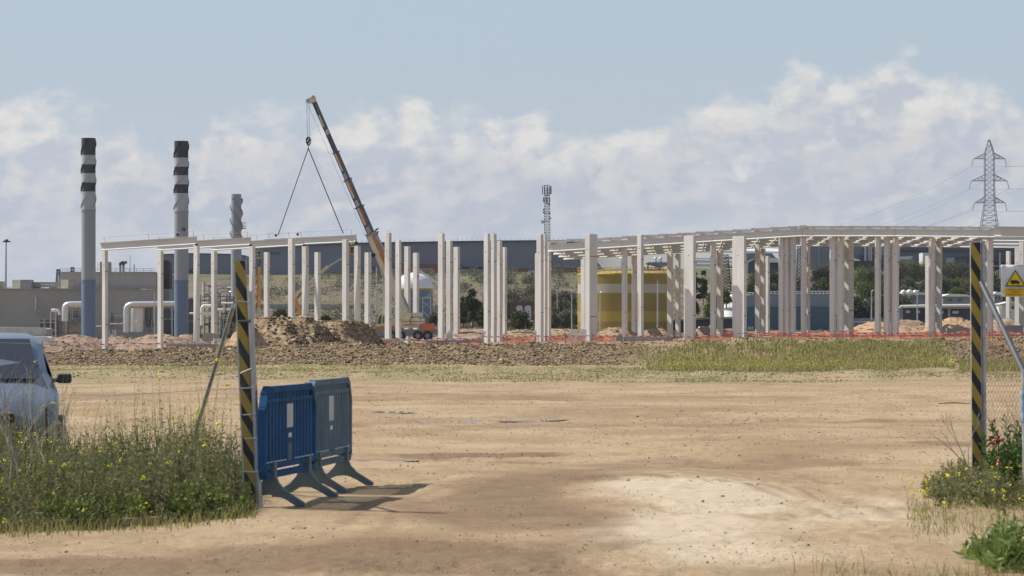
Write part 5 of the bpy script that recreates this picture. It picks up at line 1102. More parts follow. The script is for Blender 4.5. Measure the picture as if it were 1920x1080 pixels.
# ================================================================ tanks
YT = 440.0; xc = X(1172.5, YT); rT = 89.5*YT/F; zt = Z(515, YT)
tk = thing('storage_tank', 'big round tank with yellow and cream bands behind the right columns', 'tank', (xc, YT, 0))
bn_ = [(515, 533, 'yellow2'), (533, 550, 'palecream'), (550, 566, 'yellow2'), (566, 584, 'yellow2'), (584, 603, 'yellow'), (603, 640, 'yellow2')]
for ya, yb, m_ in bn_: MB().lathe((xc, YT, 0), [(rT, Z(yb, YT)), (rT, Z(ya, YT))], 72).build('band', M[m_], tk)
MB().lathe((xc, YT, 0), [(rT+.05, zt-.05), (rT+.05, zt+.1), (rT*.9, zt+.22), (rT*.45, zt+.42), (.05, zt+.5)], 72).build('roof', M['yellow'], tk)
rl = MB()
for k_ in range(46):
    a_ = 2*PI*k_/46; rl.bar((xc+rT*math.cos(a_), YT+rT*math.sin(a_), zt), (xc+rT*math.cos(a_), YT+rT*math.sin(a_), zt+.85), .05)
for hh in (.45, .85): rl.lathe((xc, YT, zt+hh), [(rT-.02, 0), (rT+.03, 0), (rT+.03, .04), (rT-.02, .04), (rT-.02, 0)], 60)
rl.build('railing', M['amber'], tk)
MB().tube([(xc-rT*.98-.3, YT-.9, Z(570+10, YT)+0), (xc-rT-.5, YT-1, Z(600, YT)), (xc-rT-.55, YT-1, Z(620, YT))], .08, 8).build('pipe', M['rust'], tk)
mb = MB()
for k_ in range(20): mb.bar((xc+3.4+rr_.uniform(-.1, .1)+k_*.13-1.3, YT-rT*.4, zt+.5), (xc+3.4+k_*.13-1.3, YT-rT*.4, zt+.9), .07)
mb.build('vent_row', M['rust'], tk)
YD = 430.0; xd = X(776, YD); rD = 35.5*YD/F
dm = thing('dome_tank', 'white domed tank with a yellow band and blue grey wall behind the crane', 'tank', (xd, YD, 0))
zs = Z(541, YD); MB().lathe((xd, YD, 0), [(rD*math.cos(a_), zs+(Z(511, YD)-zs)*math.sin(a_)) for a_ in np.linspace(0, PI/2-.02, 12)], 48).build('dome', M['white'], dm)
MB().lathe((xd, YD, 0), [(rD*1.01, Z(545, YD)), (rD*1.01, zs)], 48).build('band', M['yellow'], dm)
MB().lathe((xd, YD, 0), [(rD*1.0, Z(628, YD)), (rD*1.0, Z(545, YD))], 48).build('wall', M['stack_bl'], dm)
MB().lathe((xd, YD, 0), [(rD*1.02, Z(562, YD)), (rD*1.02, Z(558, YD))], 48).build('walkway', M['midgrey'], dm)
st = MB()
for off in (0, 4):
    st.bar(P(785, 505+off*.8, YD-3), P(822, 531+off*.8, YD-6), .07); st.bar(P(822-0, 529+off, YD-6), P(801+off*1.2, 557, YD-6), .07)
for k_ in range(12): st.bar(P(785+37*k_/12, 505+26*k_/12, YD-3-k_*.25), P(785+37*k_/12, 509.5+26*k_/12, YD-3-k_*.25), .04)
st.build('stair', M['galv'], dm); st = MB()
for k_ in range(9): st.bar(P(770+k_*5, 504, YD-1), P(770+k_*5, 509.5, YD-1), .04)
st.bar(P(768, 504, YD-1), P(814, 504.5, YD-1), .05); st.build('top_railing', M['galv'], dm)
tw = MB()
for xx in (792.5, 807.5):
    for dy in (0, 1): tw.bar(P(xx, 600, YD-7+dy), P(xx, 557, YD-7+dy), .12)
tw.bar(P(792, 558, YD-7), P(808, 558, YD-7), .15, .2); tw.bar(P(793, 566, YD-7), P(807, 576, YD-7), .1); tw.bar(P(793, 583, YD-7), P(807, 597, YD-7), .1); tw.bar(P(793, 576, YD-6), P(807, 566, YD-6), .06)
tag(tw.build('stair_tower', M['stack_lt']), 'pale blue steel stair tower right of the domed tank', 'stair tower')
slab('tank_house', [(795, 630), (795, 560), (806, 560), (806, 630)], YD-5.5, 2, 'stack_bl', 'blue grey block inside the steel stair tower', 'building')
# low ruined walls on the slope
for (x0, x1, yt, yb, Y, m_, lab) in [(430, 700, 571, 596, 640, 'conc_old', 'long dark retaining wall low on the slope behind the mounds'), (958, 1003, 566, 600, 520, 'rust', 'brown ruined wall with openings behind the slim column pair'), (815, 832, 573, 600, 560, 'conc_old', 'low grey wall right of the stair tower')]:
    o = slab('retaining_wall', [(x0, yb), (x0, yt), (x0+5, yt-1), (x1, yt), (x1, yb)], Y, 1.0, m_, lab, 'wall')
    if m_ == 'rust':
        for q_ in (968, 984): slab('opening', [(q_, yb), (q_, yt+10), (q_+2, yt+7), (q_+10, yt+7), (q_+12, yt+10), (q_+12, yb)], Y-.1, .1, 'ltgrey', parent=o)
# ================================================================ lattice masts
def lattice(pts_w, Y, n_, m_, leg=.09, br=.05):  # pts_w: (centre px, py, half width m) from bottom to top
    mb = MB(); py = np.linspace(pts_w[0][1], pts_w[-1][1], n_+1); ys_ = [p[1] for p in pts_w][::-1]
    cxs = np.interp(py, ys_, [p[0] for p in pts_w][::-1]); hw = np.interp(py, ys_, [p[2] for p in pts_w][::-1])
    c = [[Vector((X(cx_, Y)+sx_*w, Y+sy_*w, Z(p, Y))) for sx_, sy_ in ((-1, -1), (1, -1), (1, 1), (-1, 1))] for p, cx_, w in zip(py, cxs, hw)]
    for a_, b_ in zip(c, c[1:]):
        for q_ in range(4):
            mb.bar(a_[q_], b_[q_], leg); mb.bar(a_[q_], b_[(q_+1) % 4], br); mb.bar(a_[(q_+1) % 4], b_[q_], br)
            mb.bar(b_[q_], b_[(q_+1) % 4], br)
    return mb
YM_ = 1150.0
mast = thing('telecom_mast', 'dark lattice telecom mast with panel antennas above the warehouse roof', 'telecom mast', tuple(P(1026, 500, YM_)))
lattice([(1026, 500, 1.05), (1026, 352, .75)], YM_, 30, 'dkmetal', .16, .08).build('lattice', M['steelgrey'], mast)
for zz, rr in ((348, 1.1), (366, 1.1), (381, .9), (400, .9), (415, .9)): MB().lathe((X(1025, YM_), YM_, Z(zz, YM_)), [(rr*.9, 0), (rr, 0), (rr, .15), (rr*.9, .15), (rr*.9, 0)], 12).build('platform_ring', M['dkmetal'], mast)
for a_ in range(9):
    t_ = 2*PI*a_/9; c = Vector((X(1025, YM_)+1.45*math.cos(t_), YM_+1.45*math.sin(t_), 0)); MB().bar((c.x, c.y, Z(364, YM_)), (c.x, c.y, Z(348.5, YM_)), .28, .22).build('panel_antenna', M['dkmetal'], mast)
for a_ in range(6):
    t_ = 2*PI*a_/6+.4; c = Vector((X(1025, YM_)+1.1*math.cos(t_), YM_+1.1*math.sin(t_), 0)); MB().bar((c.x, c.y, Z(379, YM_)), (c.x, c.y, Z(370, YM_)), .3, .25).build('panel_antenna', M['dkmetal'], mast)
for px_, py_ in ((1019.5, 393), (1019, 398), (1030.5, 400), (1031.5, 409), (1030, 383)): MB().sph(P(px_, py_, YM_-1), .34, 8).build('radio_unit', M['dkmetal'], mast)
c = P(1017.5, 416, YM_-1); MB().tube([c+Vector((-.6, -.1, .1)), c+Vector((.5, .2, 0))], [.62, .45], 16).build('dish', M['alu'], mast)
YPY = 1350.0
py_ = thing('power_pylon', 'tall steel lattice power pylon with three pairs of arms at the right edge', 'power pylon', tuple(P(1855, 480, YPY)), 'lattice pylons')
lattice([(1855, 470, 4.4), (1855, 424, 3.1), (1855.5, 380, 1.85), (1855, 287, 1.75), (1854.5, 262, .25)], YPY, 22, 'steelgrey', .18, .09).build('lattice', M['steelgrey'], py_)
tips = []
for ya, yb, xl, xr in ((287, 297.5, 1825, 1884.5), (327.5, 339, 1821, 1889), (368.5, 380, 1827, 1885)):
    for xt, s_x in ((xl, -1), (xr, 1)):
        mb = MB(); t3 = P(xt, yb+.6, YPY); w_ = 1.75
        for sy_ in (-1, 1):
            a0 = Vector((X(1855+s_x*8.5, YPY), YPY+sy_*w_, Z(ya, YPY))); b0 = Vector((X(1855+s_x*8.5, YPY), YPY+sy_*w_, Z(yb, YPY)))
            mb.bar(a0, t3, .18); mb.bar(b0, t3, .18)
            for q_ in (.25, .5, .75): mb.bar(a0.lerp(t3, q_), b0.lerp(t3, q_), .1); mb.bar(a0.lerp(t3, q_), b0.lerp(t3, q_-.2), .1)
        mb.build('cross_arm', M['steelgrey'], py_)
        e = P(xt+(-3.5 if s_x < 0 else 2.5), yb+15, YPY); MB().tube([t3, e], .12, 6).build('insulator', M['steelgrey'], py_); tips.append((e, s_x))
for i, (e, s_x) in enumerate(tips):
    w_ = MB(); far = P((1440 if s_x < 0 else 1560)+i*6, 436+(i//2)*4, 3100) ; near = Vector((e.x+70+i, 980, e.z+6))
    for q0, q1, sag in ((e, far, 10), (e, near, 6)):
        pts = [q0.lerp(q1, t_)-Vector((0, 0, sag*4*t_*(1-t_))) for t_ in np.linspace(0, 1, 24)]; w_.tube(pts, .045, 4, cap=False)
    w_.build('power_line', M['steelgrey'], py_)
for (cx_, yt, yb, Y, arms, lab) in [(1360, 478, 560, 620, 1, 'dark lattice pylon seen between the two very wide columns'), (1498, 455, 560, 640, 0, 'thin lattice mast between slim columns in front of the pale warehouse'), (109.5, 505, 545, 620, 1, 'small lattice pylon standing behind the low hall roof'), (136, 501, 545, 640, 1, 'small lattice pylon just left of the left chimney top block')]:
    o = thing('lattice_pylon', lab, 'power pylon', tuple(P(cx_, yb, Y)), 'lattice pylons')
    s_ = .9 if arms and cx_ > 1000 else .45
    lattice([(cx_, yb, s_*1.2), (cx_, yt, s_*.5)], Y, 14 if yb-yt > 60 else 8, 'dkmetal', .11, .07).build('lattice', M['dkmetal'], o)
    if arms:
        for yy in ((483, 501, 530) if cx_ > 1000 else (yt+2, yt+8)):
            mb = MB(); L = 14 if cx_ > 1000 else 5; mb.bar(P(cx_-2, yy, Y), P(cx_+L, yy+1, Y), .14); mb.bar(P(cx_, yy-6 if L > 9 else yy-2, Y), P(cx_+L, yy+1, Y), .1)
            if L < 9: mb.bar(P(cx_-L, yy, Y), P(cx_, yy, Y), .12)
            mb.build('cross_arm', M['dkmetal'], o)
# ================================================================ trees
def tree(px, ytop, ybase, Y, wpx, label, mt, group=None, n_=2600, leaf=.22, shape='round', cat='tree', name='tree', zb=None):
    xc = X(px, Y); zt = Z(ytop, Y); zg = Z(ybase, Y) if zb is None else zb; r = wpx/2*Y/F; hgt = zt-zg
    root = thing(name, label, cat, (xc, Y, zg-.2), group)
    rs = random.Random(int(px*7+ytop)); bl = []
    if shape == 'cone':
        for k_ in range(12):
            t_ = k_/11; bl.append((xc, Y, zg+hgt*(.12+.84*t_), max(.12, r*(1-t_)**.7)))
    else:
        for k_ in range(16):
            a_ = rs.uniform(0, 2*PI); q_ = rs.uniform(0, .75)**.6; hh = rs.uniform(.22, .86); ww = math.sin(PI*min(1, max(.1, hh*.92+.08)))**.6
            br = r*rs.uniform(.28, .46); bl.append((xc+math.cos(a_)*(r-br)*q_*ww*1.1, Y+math.sin(a_)*(r-br)*q_*ww, zg+hh*hgt*.98-(br*.4 if hh > .7 else 0), br))
        bl.append((xc+rs.uniform(-.2, .2)*r, Y, zt-r*.38, r*.36))
    cm = crown('crown', bl, n_, leaf, mt); c_ = bpy.data.objects.new('crown', cm); COL.objects.link(c_); c_.parent = root; c_.location = (-xc, -Y, -zg+.2)
    tr = MB(); tr.tube([(xc, Y, zg-.3), (xc+.05*r, Y, zg+hgt*.35), (xc+.02*r, Y, zg+hgt*.75)], [max(.08, r*.09), max(.06, r*.06), .03], 8)
    if shape != 'cone':
        for k_ in range(5): b_ = bl[k_*3]; tr.tube([(xc+.03*r, Y, zg+hgt*(.25+.07*k_)), (b_[0], b_[1], b_[2])], [max(.04, r*.045), .02], 6)
    tr.build('trunk', M['bark'], root)
    return root
tree(886, 541, 618, 405, 46, 'big dark bushy tree right of the crane, between column groups', M['darktree'], None, 7000, .17)
tree(868, 556, 618, 412, 30, 'dark bushy tree behind the third column right of the crane', M['darktree'], None, 3500, .17)
tree(905, 575, 620, 400, 34, 'dark low tree just left of the group of four columns', M['darktree'], None, 3000, .16)
tree(1051, 561, 600, 455, 10, 'narrow dark cypress left of the yellow tank', M['darktree'], None, 1800, .12, 'cone', 'cypress', 'cypress_tree')
for (px, yt, yb, Y, w, m_, lab) in [(975, 580, 620, 400, 60, 'darktree', 'dark bush behind the slim column pair'), (1062, 578, 622, 405, 48, 'olive', 'wide green bush left of the yellow tank foot'), (1036, 585, 622, 402, 36, 'olive', 'green bush right of the four column group by the orange mesh'),
        (940, 590, 620, 402, 30, 'darktree', 'dark low bush behind the group of four columns'), (812, 585, 615, 410, 30, 'olive', 'green bush beside the steel stair tower'), (610, 590, 612, 410, 26, 'darktree', 'small dark bush behind the smaller mound'), (440, 575, 606, 420, 30, 'darktree', 'dark bush behind the left striped post'), (525, 576, 604, 430, 40, 'olive', 'grey green bush behind the biggest mound')]:
    tree(px, yt, yb, Y, w, lab, M[m_], 'bushes behind the site', 3200, .17, cat='bush', name='bush')
# hedge-like trees of the right slope
tree(1300, 488, 612, 455, 34, 'tall dark tree right of the yellow tank', M['darktree'], 'trees on the right slope', 5200, .22)
tree(1318, 507, 570, 560, 26, 'dark round tree below the pale warehouse', M['darktree'], 'trees on the right slope', 3000, .25)
tree(1337, 546, 602, 450, 46, 'bright green bush tree behind the van', M['bright'], 'trees on the right slope', 4500, .18)
tree(1362, 541, 575, 470, 30, 'bright green bush beside the dark pylon foot', M['bright'], 'trees on the right slope', 2600, .18)
PLACE = ['leftmost', 'second from the left', 'third from the left', 'fourth from the left', 'fifth from the left', 'sixth from the left', 'seventh from the left', 'eighth from the left', 'ninth from the left', 'tenth from the left']
def belt(x0, x1, ytop, ybot, Y0, Y1_, n_, m_, lab, seed, w=(52, 84)):
    rs = random.Random(seed); rows = {0: [], 1: [], 2: []}
    for k_ in range(n_): rows[k_ % 3].append(0)
    for row in rows:
        m__ = len(rows[row])
        for k_ in range(m__):
            px = x0+(x1-x0)*(k_+.5+rs.uniform(-.3, .3)+.2*(row-1))/m__; q_ = row/2
            yt = ytop+(ybot-ytop)*(.55*(1-q_))+rs.uniform(-5, 6); Y = Y0+(Y1_-Y0)*q_
            ww = min(rs.uniform(*w), (x1-x0)*.9)
            tree(px, yt, yt+rs.uniform(46, 66), Y, ww, f"{lab}, {['front', 'middle', 'back'][row]} row, {PLACE[min(k_, 9)]}", M[rs.choice(m_)], 'trees on the right slope', int(60*ww), .24)
belt(1398, 1470, 500, 600, 500, 640, 9, ['darktree', 'olive'], 'dark tree in the clump above the white tank', 1)
belt(1512, 1560, 498, 590, 500, 640, 7, ['olive', 'bright', 'olive'], 'olive green tree above the teal wall', 2)
belt(1600, 1692, 490, 600, 500, 680, 13, ['darktree', 'olive', 'olive', 'bright'], 'green tree left of the low houses', 3)
belt(1690, 1830, 490, 575, 560, 760, 18, ['olive', 'olive', 'bright'], 'olive tree above the low houses', 4)
belt(1850, 1935, 505, 600, 520, 700, 9, ['olive', 'darktree', 'bright'], 'green tree behind the warning sign', 5)
belt(1470, 1512, 515, 600, 520, 640, 5, ['olive', 'darktree'], 'dark tree left of the teal wall clump', 6)
belt(1012, 1080, 540, 610, 480, 600, 7, ['olive'], 'scrubby tree left of the yellow tank', 7)
belt(925, 1005, 510, 590, 560, 760, 8, ['olive'], 'scrubby tree behind the four column group', 8)
# ================================================================ foreground
def G(px, Y): return Vector((X(px, Y), Y, float(gz(X(px, Y), Y))))
def gatepost(Y, x0t, x1t, yt, x0b, x1b, yb, label):
    root = thing('gate_post', label, 'gate post', tuple(G((x0b+x1b)/2, Y)), 'striped gate posts')
    mb = MB(); a = [P(x0b, yb, Y), P(x1b, yb, Y), P(x1t, yt, Y), P(x0t, yt, Y)]; b_ = [q+Vector((0, .012, 0)) for q in a]
    mb.add(a+b_, [(0,1,2,3),(7,6,5,4),(0,4,5,1),(1,5,6,2),(2,6,7,3),(3,7,4,0)]); o = mb.build('striped_board', M['hazard'], root); fixn(o)
    # channel the board is fixed to
    c0 = P((x0b+x1b)/2, yb+14, Y+.035); c1 = P((x0t+x1t)/2, yt-1, Y+.035); c0.z = min(c0.z, G(x0b, Y).z-.1)
    MB().bar(c0, c1, (x1b-x0b+3)*Y/F, .05, up=(0, 1, 0)).build('channel', M['galv'], root)
    return root
YG = 31.0
gp = gatepost(YG, 440.5, 459.5, 489, 460, 480, 945, 'leaning black and yellow striped gate post on the left, beside the blue barriers')
MB().tube([G(488, YG-.02)-Vector((0, 0, .1)), P(468, 546, YG-.02)], .027, 10).build('round_post', M['galv'], gp)
for (a, b, c_, d_) in ((438, 564, 468, 567), (447, 603, 470, 602), (455, 884, 498, 887), (452, 728, 476, 727), (455, 778, 480, 777), (450, 700, 474, 690), (458, 823, 492, 822)):
    MB().tube([P(a, b, YG-.05), P(c_, d_, YG-.05)], .006 if b not in (603,) else .014, 6).build('wire_tie', M['galv' if b != 603 else 'dkmetal'], gp)
tag(MB().tube([P(438, 573, YG+.06), P(353, 858, 36.2), P(339, 905, 37)], .021, 10).build('brace_pole', M['galv']), 'bare metal brace pole leaning against the left striped post', 'pole', 'brace poles of the gate')
YR = 34.0
gp2 = gatepost(YR, 1820, 1838, 455, 1824, 1841, 918, 'upright black and yellow striped gate post on the right, beside the warning sign')
MB().tube([G(1846, YR+.05)-Vector((0, 0, .1)), P(1842.5, 452, YR+.05)], .024, 10).build('round_post', M['galv'], gp2)
tag(MB().tube([P(1840, 531, YR-.03), P(1921, 700, YR-1.6), P(1929, 717, YR-1.8)], .028, 10).build('brace_pole', M['dkmetal']), 'dark brace pole sloping down right from the right striped post', 'pole', 'brace poles of the gate')
sp_ = tag(MB().tube([G(1924, YR-1.8)-Vector((0, 0, .1)), P(1921, 694, YR-1.8)], .030, 10).build('fence_post', M['galv']), 'short metal fence post at the right edge wrapped with blue green plastic', 'post')
MB().tube([P(1921.5, 728, YR-1.8), P(1922, 760, YR-1.8), P(1922.5, 792, YR-1.8)], [.040, .044, .038], 10).build('plastic_wrap', mat('blue_green_plastic', (.10, .26, .27), .3, .4, 12, c2=(.35, .42, .6)), sp_)
# fence wires
for (pts, lab) in [([(-60, 640, 31.5), (200, 650, 31.3), (447, 640, 31.0)], 'thin upper fence wire left of the left striped post'), ([(-60, 735, 31.4), (200, 742, 31.2), (452, 728, 31.0)], 'thin middle fence wire left of the left striped post'), ([(-60, 858, 31.2), (220, 862, 31.1), (459, 852, 31.0)], 'thin low fence wire over the weeds'),
        ([(1843, 498, 34), (1990, 503, 32.2)], 'thin upper fence wire behind the warning sign'), ([(1843, 552, 34), (1990, 557, 32.2)], 'thin lower fence wire behind the warning sign'), ([(1843, 700, 34), (1990, 698, 32.2)], 'thin fence wire from the right striped post to the short post')]:
    tag(MB().tube([P(*p) for p in pts], .0022, 5, cap=False).build('fence_wire', M['steelgrey']), lab, 'wire', 'fence wires')
def chainlink(x0, x1, y0, y1, Y0, Y1_, label, n_=26):
    mb = MB(); A0, A1 = P(x0, y0, Y0), P(x1, y0, Y1_); hgt = (P(x0, y0, Y0)-P(x0, y1, Y0)).z; L = (A1-A0).length; st = .07; k_ = int(L/st)
    d = (A1-A0)/L; m_ = int(hgt/st)
    for i in range(-m_, k_):
        for s_ in (1, -1):
            a0 = i*st; p = []
            for t_ in (0, 1):
                u = a0+t_*hgt if s_ > 0 else a0+hgt-t_*hgt
                p.append((u, t_*hgt))
            # clip to 0..L
            (u0, v0), (u1, v1) = p; f = lambda u: v0+(v1-v0)*(u-u0)/(u1-u0)
            ua, ub = sorted((u0, u1)); ua, ub = max(0, ua), min(L, ub)
            if ub-ua > .02: mb.bar(A0+d*ua-Vector((0, 0, f(ua))), A0+d*ub-Vector((0, 0, f(ub))), .0014)
    return tag(mb.build('chain_link_mesh', M['rust']), label, 'wire fence')
chainlink(1848, 2010, 640, 870, 33.8, 32.1, 'fine rusty chain link mesh right of the right striped post')
# warning sign
YSg = 32.0
sg = thing('warning_sign', 'white warning sign with a black edged yellow triangle and yellow text panel', 'sign', tuple(P(1905, 557, YSg)))
# slightly curled plastic plate
nx_, nz_ = 12, 10; vs = []
for j in range(nz_+1):
    for i in range(nx_+1):
        u, w_ = i/nx_, j/nz_; p = P(1877+56*u, 556.5-60*w_, YSg); p.y += .012*math.sin(u*6.5+1)*w_**2+.006*math.sin(u*11)*w_; vs.append(p)
mb = MB(); mb.add(vs, [(j*(nx_+1)+i, j*(nx_+1)+i+1, (j+1)*(nx_+1)+i+1, (j+1)*(nx_+1)+i) for j in range(nz_) for i in range(nx_)], 0, True); pl_ = mb.build('plate', M['sign_w'], sg); pl_.modifiers.new('s', 'SOLIDIFY').thickness = .003
def dec(name, pts, m_, dy, dep=.003): o = MB().ext(pts, YSg-dy, dep).build(name, M[m_], sg); fixn(o); return o
dec('triangle_border', [(1884.5, 537), (1904, 506), (1923.5, 537)], 'sign_k', .022)
dec('triangle', [(1888, 535), (1904, 509.5), (1920, 535)], 'sign_y', .026)
dec('truck_symbol', [(1895, 531.5), (1895, 525.5), (1907.5, 525.5), (1907.5, 527), (1910.5, 527), (1912, 529.5), (1912, 532), (1909.5, 532), (1909.5, 533.2), (1907.5, 533.2), (1907.5, 532), (1900, 532), (1900, 533.2), (1898, 533.2), (1898, 531.8)], 'sign_k', .030)
dec('text_panel', [(1884, 555), (1884, 541), (1924, 541), (1924, 555)], 'sign_a', .022)
dec('text_line', [(1890, 544), (1890, 542.7), (1917, 542.7), (1917, 544)], 'sign_d', .025, .001); dec('text_line', [(1895, 548.6), (1895, 547), (1912, 547), (1912, 548.6)], 'sign_d', .025, .001); dec('text_line', [(1889, 553.6), (1889, 551.8), (1917, 551.8), (1917, 553.6)], 'sign_d', .025, .001)
for a in (1881, 1928): MB().tube([P(a, 499, YSg-.02), P(a, 499, YSg+.05)], .006, 8).build('cable_tie', M['galv'], sg)
# ---------------------------------------------------------------- plastic pedestrian barriers
def barrier(nf, ff, mm, mfoot, label, hgt=1.04):
    nf, ff = Vector(nf), Vector(ff); d = (ff-nf); sp_ = d.length; d.normalize(); nrm = Vector((d.y, -d.x, 0)).normalized()
    off = .36; L = sp_+2*off; o0 = nf-d*off; zg = (float(gz(nf.x, nf.y))+float(gz(ff.x, ff.y)))/2
    o0 = Vector((o0.x, o0.y, zg)); d = d.normalized()
    root = thing('pedestrian_barrier', label, 'barrier', tuple(o0+d*L/2), 'blue plastic pedestrian barriers')
    def W_(u, z, v=0): return o0+d*u+Vector((0, 0, z))+nrm*v
    def plate(name, pts, t_, mt, v=0, par=None, hole=None):
        k = len(pts); mb = MB(); mb.add([W_(u, z, v-t_/2) for u, z in pts]+[W_(u, z, v+t_/2) for u, z in pts], [tuple(range(k)), tuple(range(2*k-1, k-1, -1))]+[(i, k+i, k+(i+1) % k, (i+1) % k) for i in range(k)]); o = mb.build(name, mt, par or root); fixn(o); return o
    z0, z1, ch = .275, hgt, .21
    ring = [(.02, z0+.06), (.02, z1-ch), (.035, z1-ch+.04), (ch*.55, z1-.045), (ch, z1), (L-ch, z1), (L-ch*.55, z1-.045), (L-.035, z1-ch+.04), (L-.02, z1-ch), (L-.02, z0+.06), (L-.08, z0), (.08, z0)]
    fr = MB(); rr = ring+[ring[0]]
    pts = [W_(u, z) for u, z in rr]
    for a_, b_ in zip(pts, pts[1:]):
        e = (b_-a_).normalized()*.02; fr.bar(a_-e, b_+e, .055, .065, up=tuple(nrm))
    fo = fr.build('frame', mm, root)
    inner = MB(); inner.bar(W_(.07, z1-.10), W_(L-.07, z1-.10), .035, .05, up=tuple(nrm)); inner.bar(W_(.05, z0+.075), W_(L-.05, z0+.075), .045, .06, up=tuple(nrm)); inner.build('rail', mm, root)
    ns = 7; sl = (L-.16-.34)/(2*ns-2)
    us_l = [(.08+sl*(i+.5), sl-.055, False) for i in range(ns-1)]+[(L/2, .31, True)]+[(L-.08-sl*(i+.5), sl-.055, False) for i in range(ns-1)]
    for u, w_, wide in us_l:
        zt_ = z1-.03 if ch < u < L-ch else z1-.03-(ch-min(u, L-u))*.85
        mb = MB(); mb.bar(W_(u, z0+.07), W_(u, zt_), w_, .028, up=tuple(nrm)); so = mb.build('slat', mm, root)
        if wide:
            MB().bar(W_(u, z0+.40, .017), W_(u, z1-.14, .017), .27, .003, up=tuple(nrm)).build('reflective_strip', M['reflw'], so)
            MB().bar(W_(u, z0+.31, .018), W_(u, z0+.35, .018), .12, .003, up=tuple(nrm)).build('sticker', M['white'], so)
            MB().bar(W_(u, z0+.10, .016), W_(u, z0+.26, .016), .16, .003, up=tuple(nrm)).build('lower_strip', M['blueg'], so)
        else:
            MB().bar(W_(u-.05, z0+.115, .022), W_(u+.05, z0+.115, .022), .014, .010).build('slat_socket', M['reflw'], so)
    for uf in (off, L-off):
        pr = [(-.055, z0+.12), (-.055, .26), (-.08, .20), (-.14, .135), (-.31, .03), (-.31, 0), (-.24, 0), (-.14, .06), (-.06, .095), (0, .10), (.06, .095), (.14, .06), (.24, 0), (.31, 0), (.31, .03), (.14, .135), (.08, .20), (.055, .26), (.055, z0+.12)]
        k = len(pr); mb = MB(); mb.add([o0+d*(uf-.035)+nrm*v+Vector((0, 0, z)) for v, z in pr]+[o0+d*(uf+.035)+nrm*v+Vector((0, 0, z)) for v, z in pr], [tuple(range(k)), tuple(range(2*k-1, k-1, -1))]+[(i, k+i, k+(i+1) % k, (i+1) % k) for i in range(k)])
        o = mb.build('foot', mfoot, root); fixn(o); md = o.modifiers.new('b', 'BEVEL'); md.width = .008; md.segments = 2
    for z_ in (.50, .88):
        MB().bar(W_(L-.0, z_-.03), W_(L+.05, z_-.03), .035, .07).build('hook', mm, root)
    return root
barrier((X(507, 31.15), 31.15, 0), (X(572, 32.65), 32.65, 0), M['blueb'], M['blueg2'], 'darker blue plastic barrier, nearer of the two, next to the left post', 1.03)
barrier((X(592, 34.0), 34.0, 0), (X(643, 35.55), 35.55, 0), M['blueg'], M['blueg2'], 'faded blue grey plastic barrier standing behind the darker blue one', 1.06)
# ---------------------------------------------------------------- puddles
M['water'] = bpy.data.materials.new('muddy_water'); M['water'].use_nodes = True
_b = M['water'].node_tree.nodes['Principled BSDF']; _b.inputs['Base Color'].default_value = (.10, .08, .06, 1); _b.inputs['Roughness'].default_value = .04; _b.inputs['Specular IOR Level'].default_value = .8
for (px, py, rx, ry, dz) in [(716, 858, .50, .5, .012), (900, 785, 1.2, 1.4, .0), (700, 771, .65, 1.2, .0), (560, 776, .6, 1.0, .0)]:
    Y = F*H/(py-605); xc = X(px, Y); k_ = 40
    tt = np.linspace(0, 2*PI, k_, endpoint=False); rad = 1+.25*np.sin(tt*3+px)+.15*np.sin(tt*7+py); xs_ = xc+rx*rad*np.cos(tt); ys_ = Y+ry*rad*np.sin(tt)
    zz = float(np.percentile(gz(xc+rx*RNG.uniform(-.8, .8, 200), Y+ry*RNG.uniform(-.8, .8, 200), True), 42))+dz
    mb = MB(); mb.add([(a, b, zz) for a, b in zip(xs_, ys_)], [tuple(range(k_))]); tag(mb.build('puddle', M['water']), kind='structure')
# ---------------------------------------------------------------- plank, thin rusty stake
a_, b_ = G(75, 28.35)+Vector((0, 0, .035)), G(290, 29.0)+Vector((0, 0, .04))
o = MB().bar(a_, b_, .16, .05).build('plank', M['wood']); tag(o, 'weathered wooden plank lying along the front edge of the weeds', 'plank')
tag(MB().tube([G(91, 31.3)-Vector((0, 0, .1)), P(86, 762, 31.3)], .012, 8).build('thin_stake', M['rust']), 'dark rusty stake standing in the weeds in front of the car', 'stake')
tag(MB().tube([G(47, 31.5)-Vector((0, 0, .1)), P(47, 826, 31.5)], .010, 8).build('thin_stake', M['rust']), 'short dark stake at the left edge of the weeds', 'stake')
for (px, py, w_, lab) in [(1790, 760, .32, 'pale splintered stick lying on the far track by the right post'), (1570, 768, .12, 'small pale scrap lying on the track')]:
    Y = F*H/(py-605); c = G(px, Y)+Vector((0, 0, .02)); tag(MB().tube([c-Vector((w_, 0, 0)), c+Vector((0, .1, .015)), c+Vector((w_, -.05, 0))], [.010, .018, .008], 6).build('stick', M['wood']), lab, 'stick')
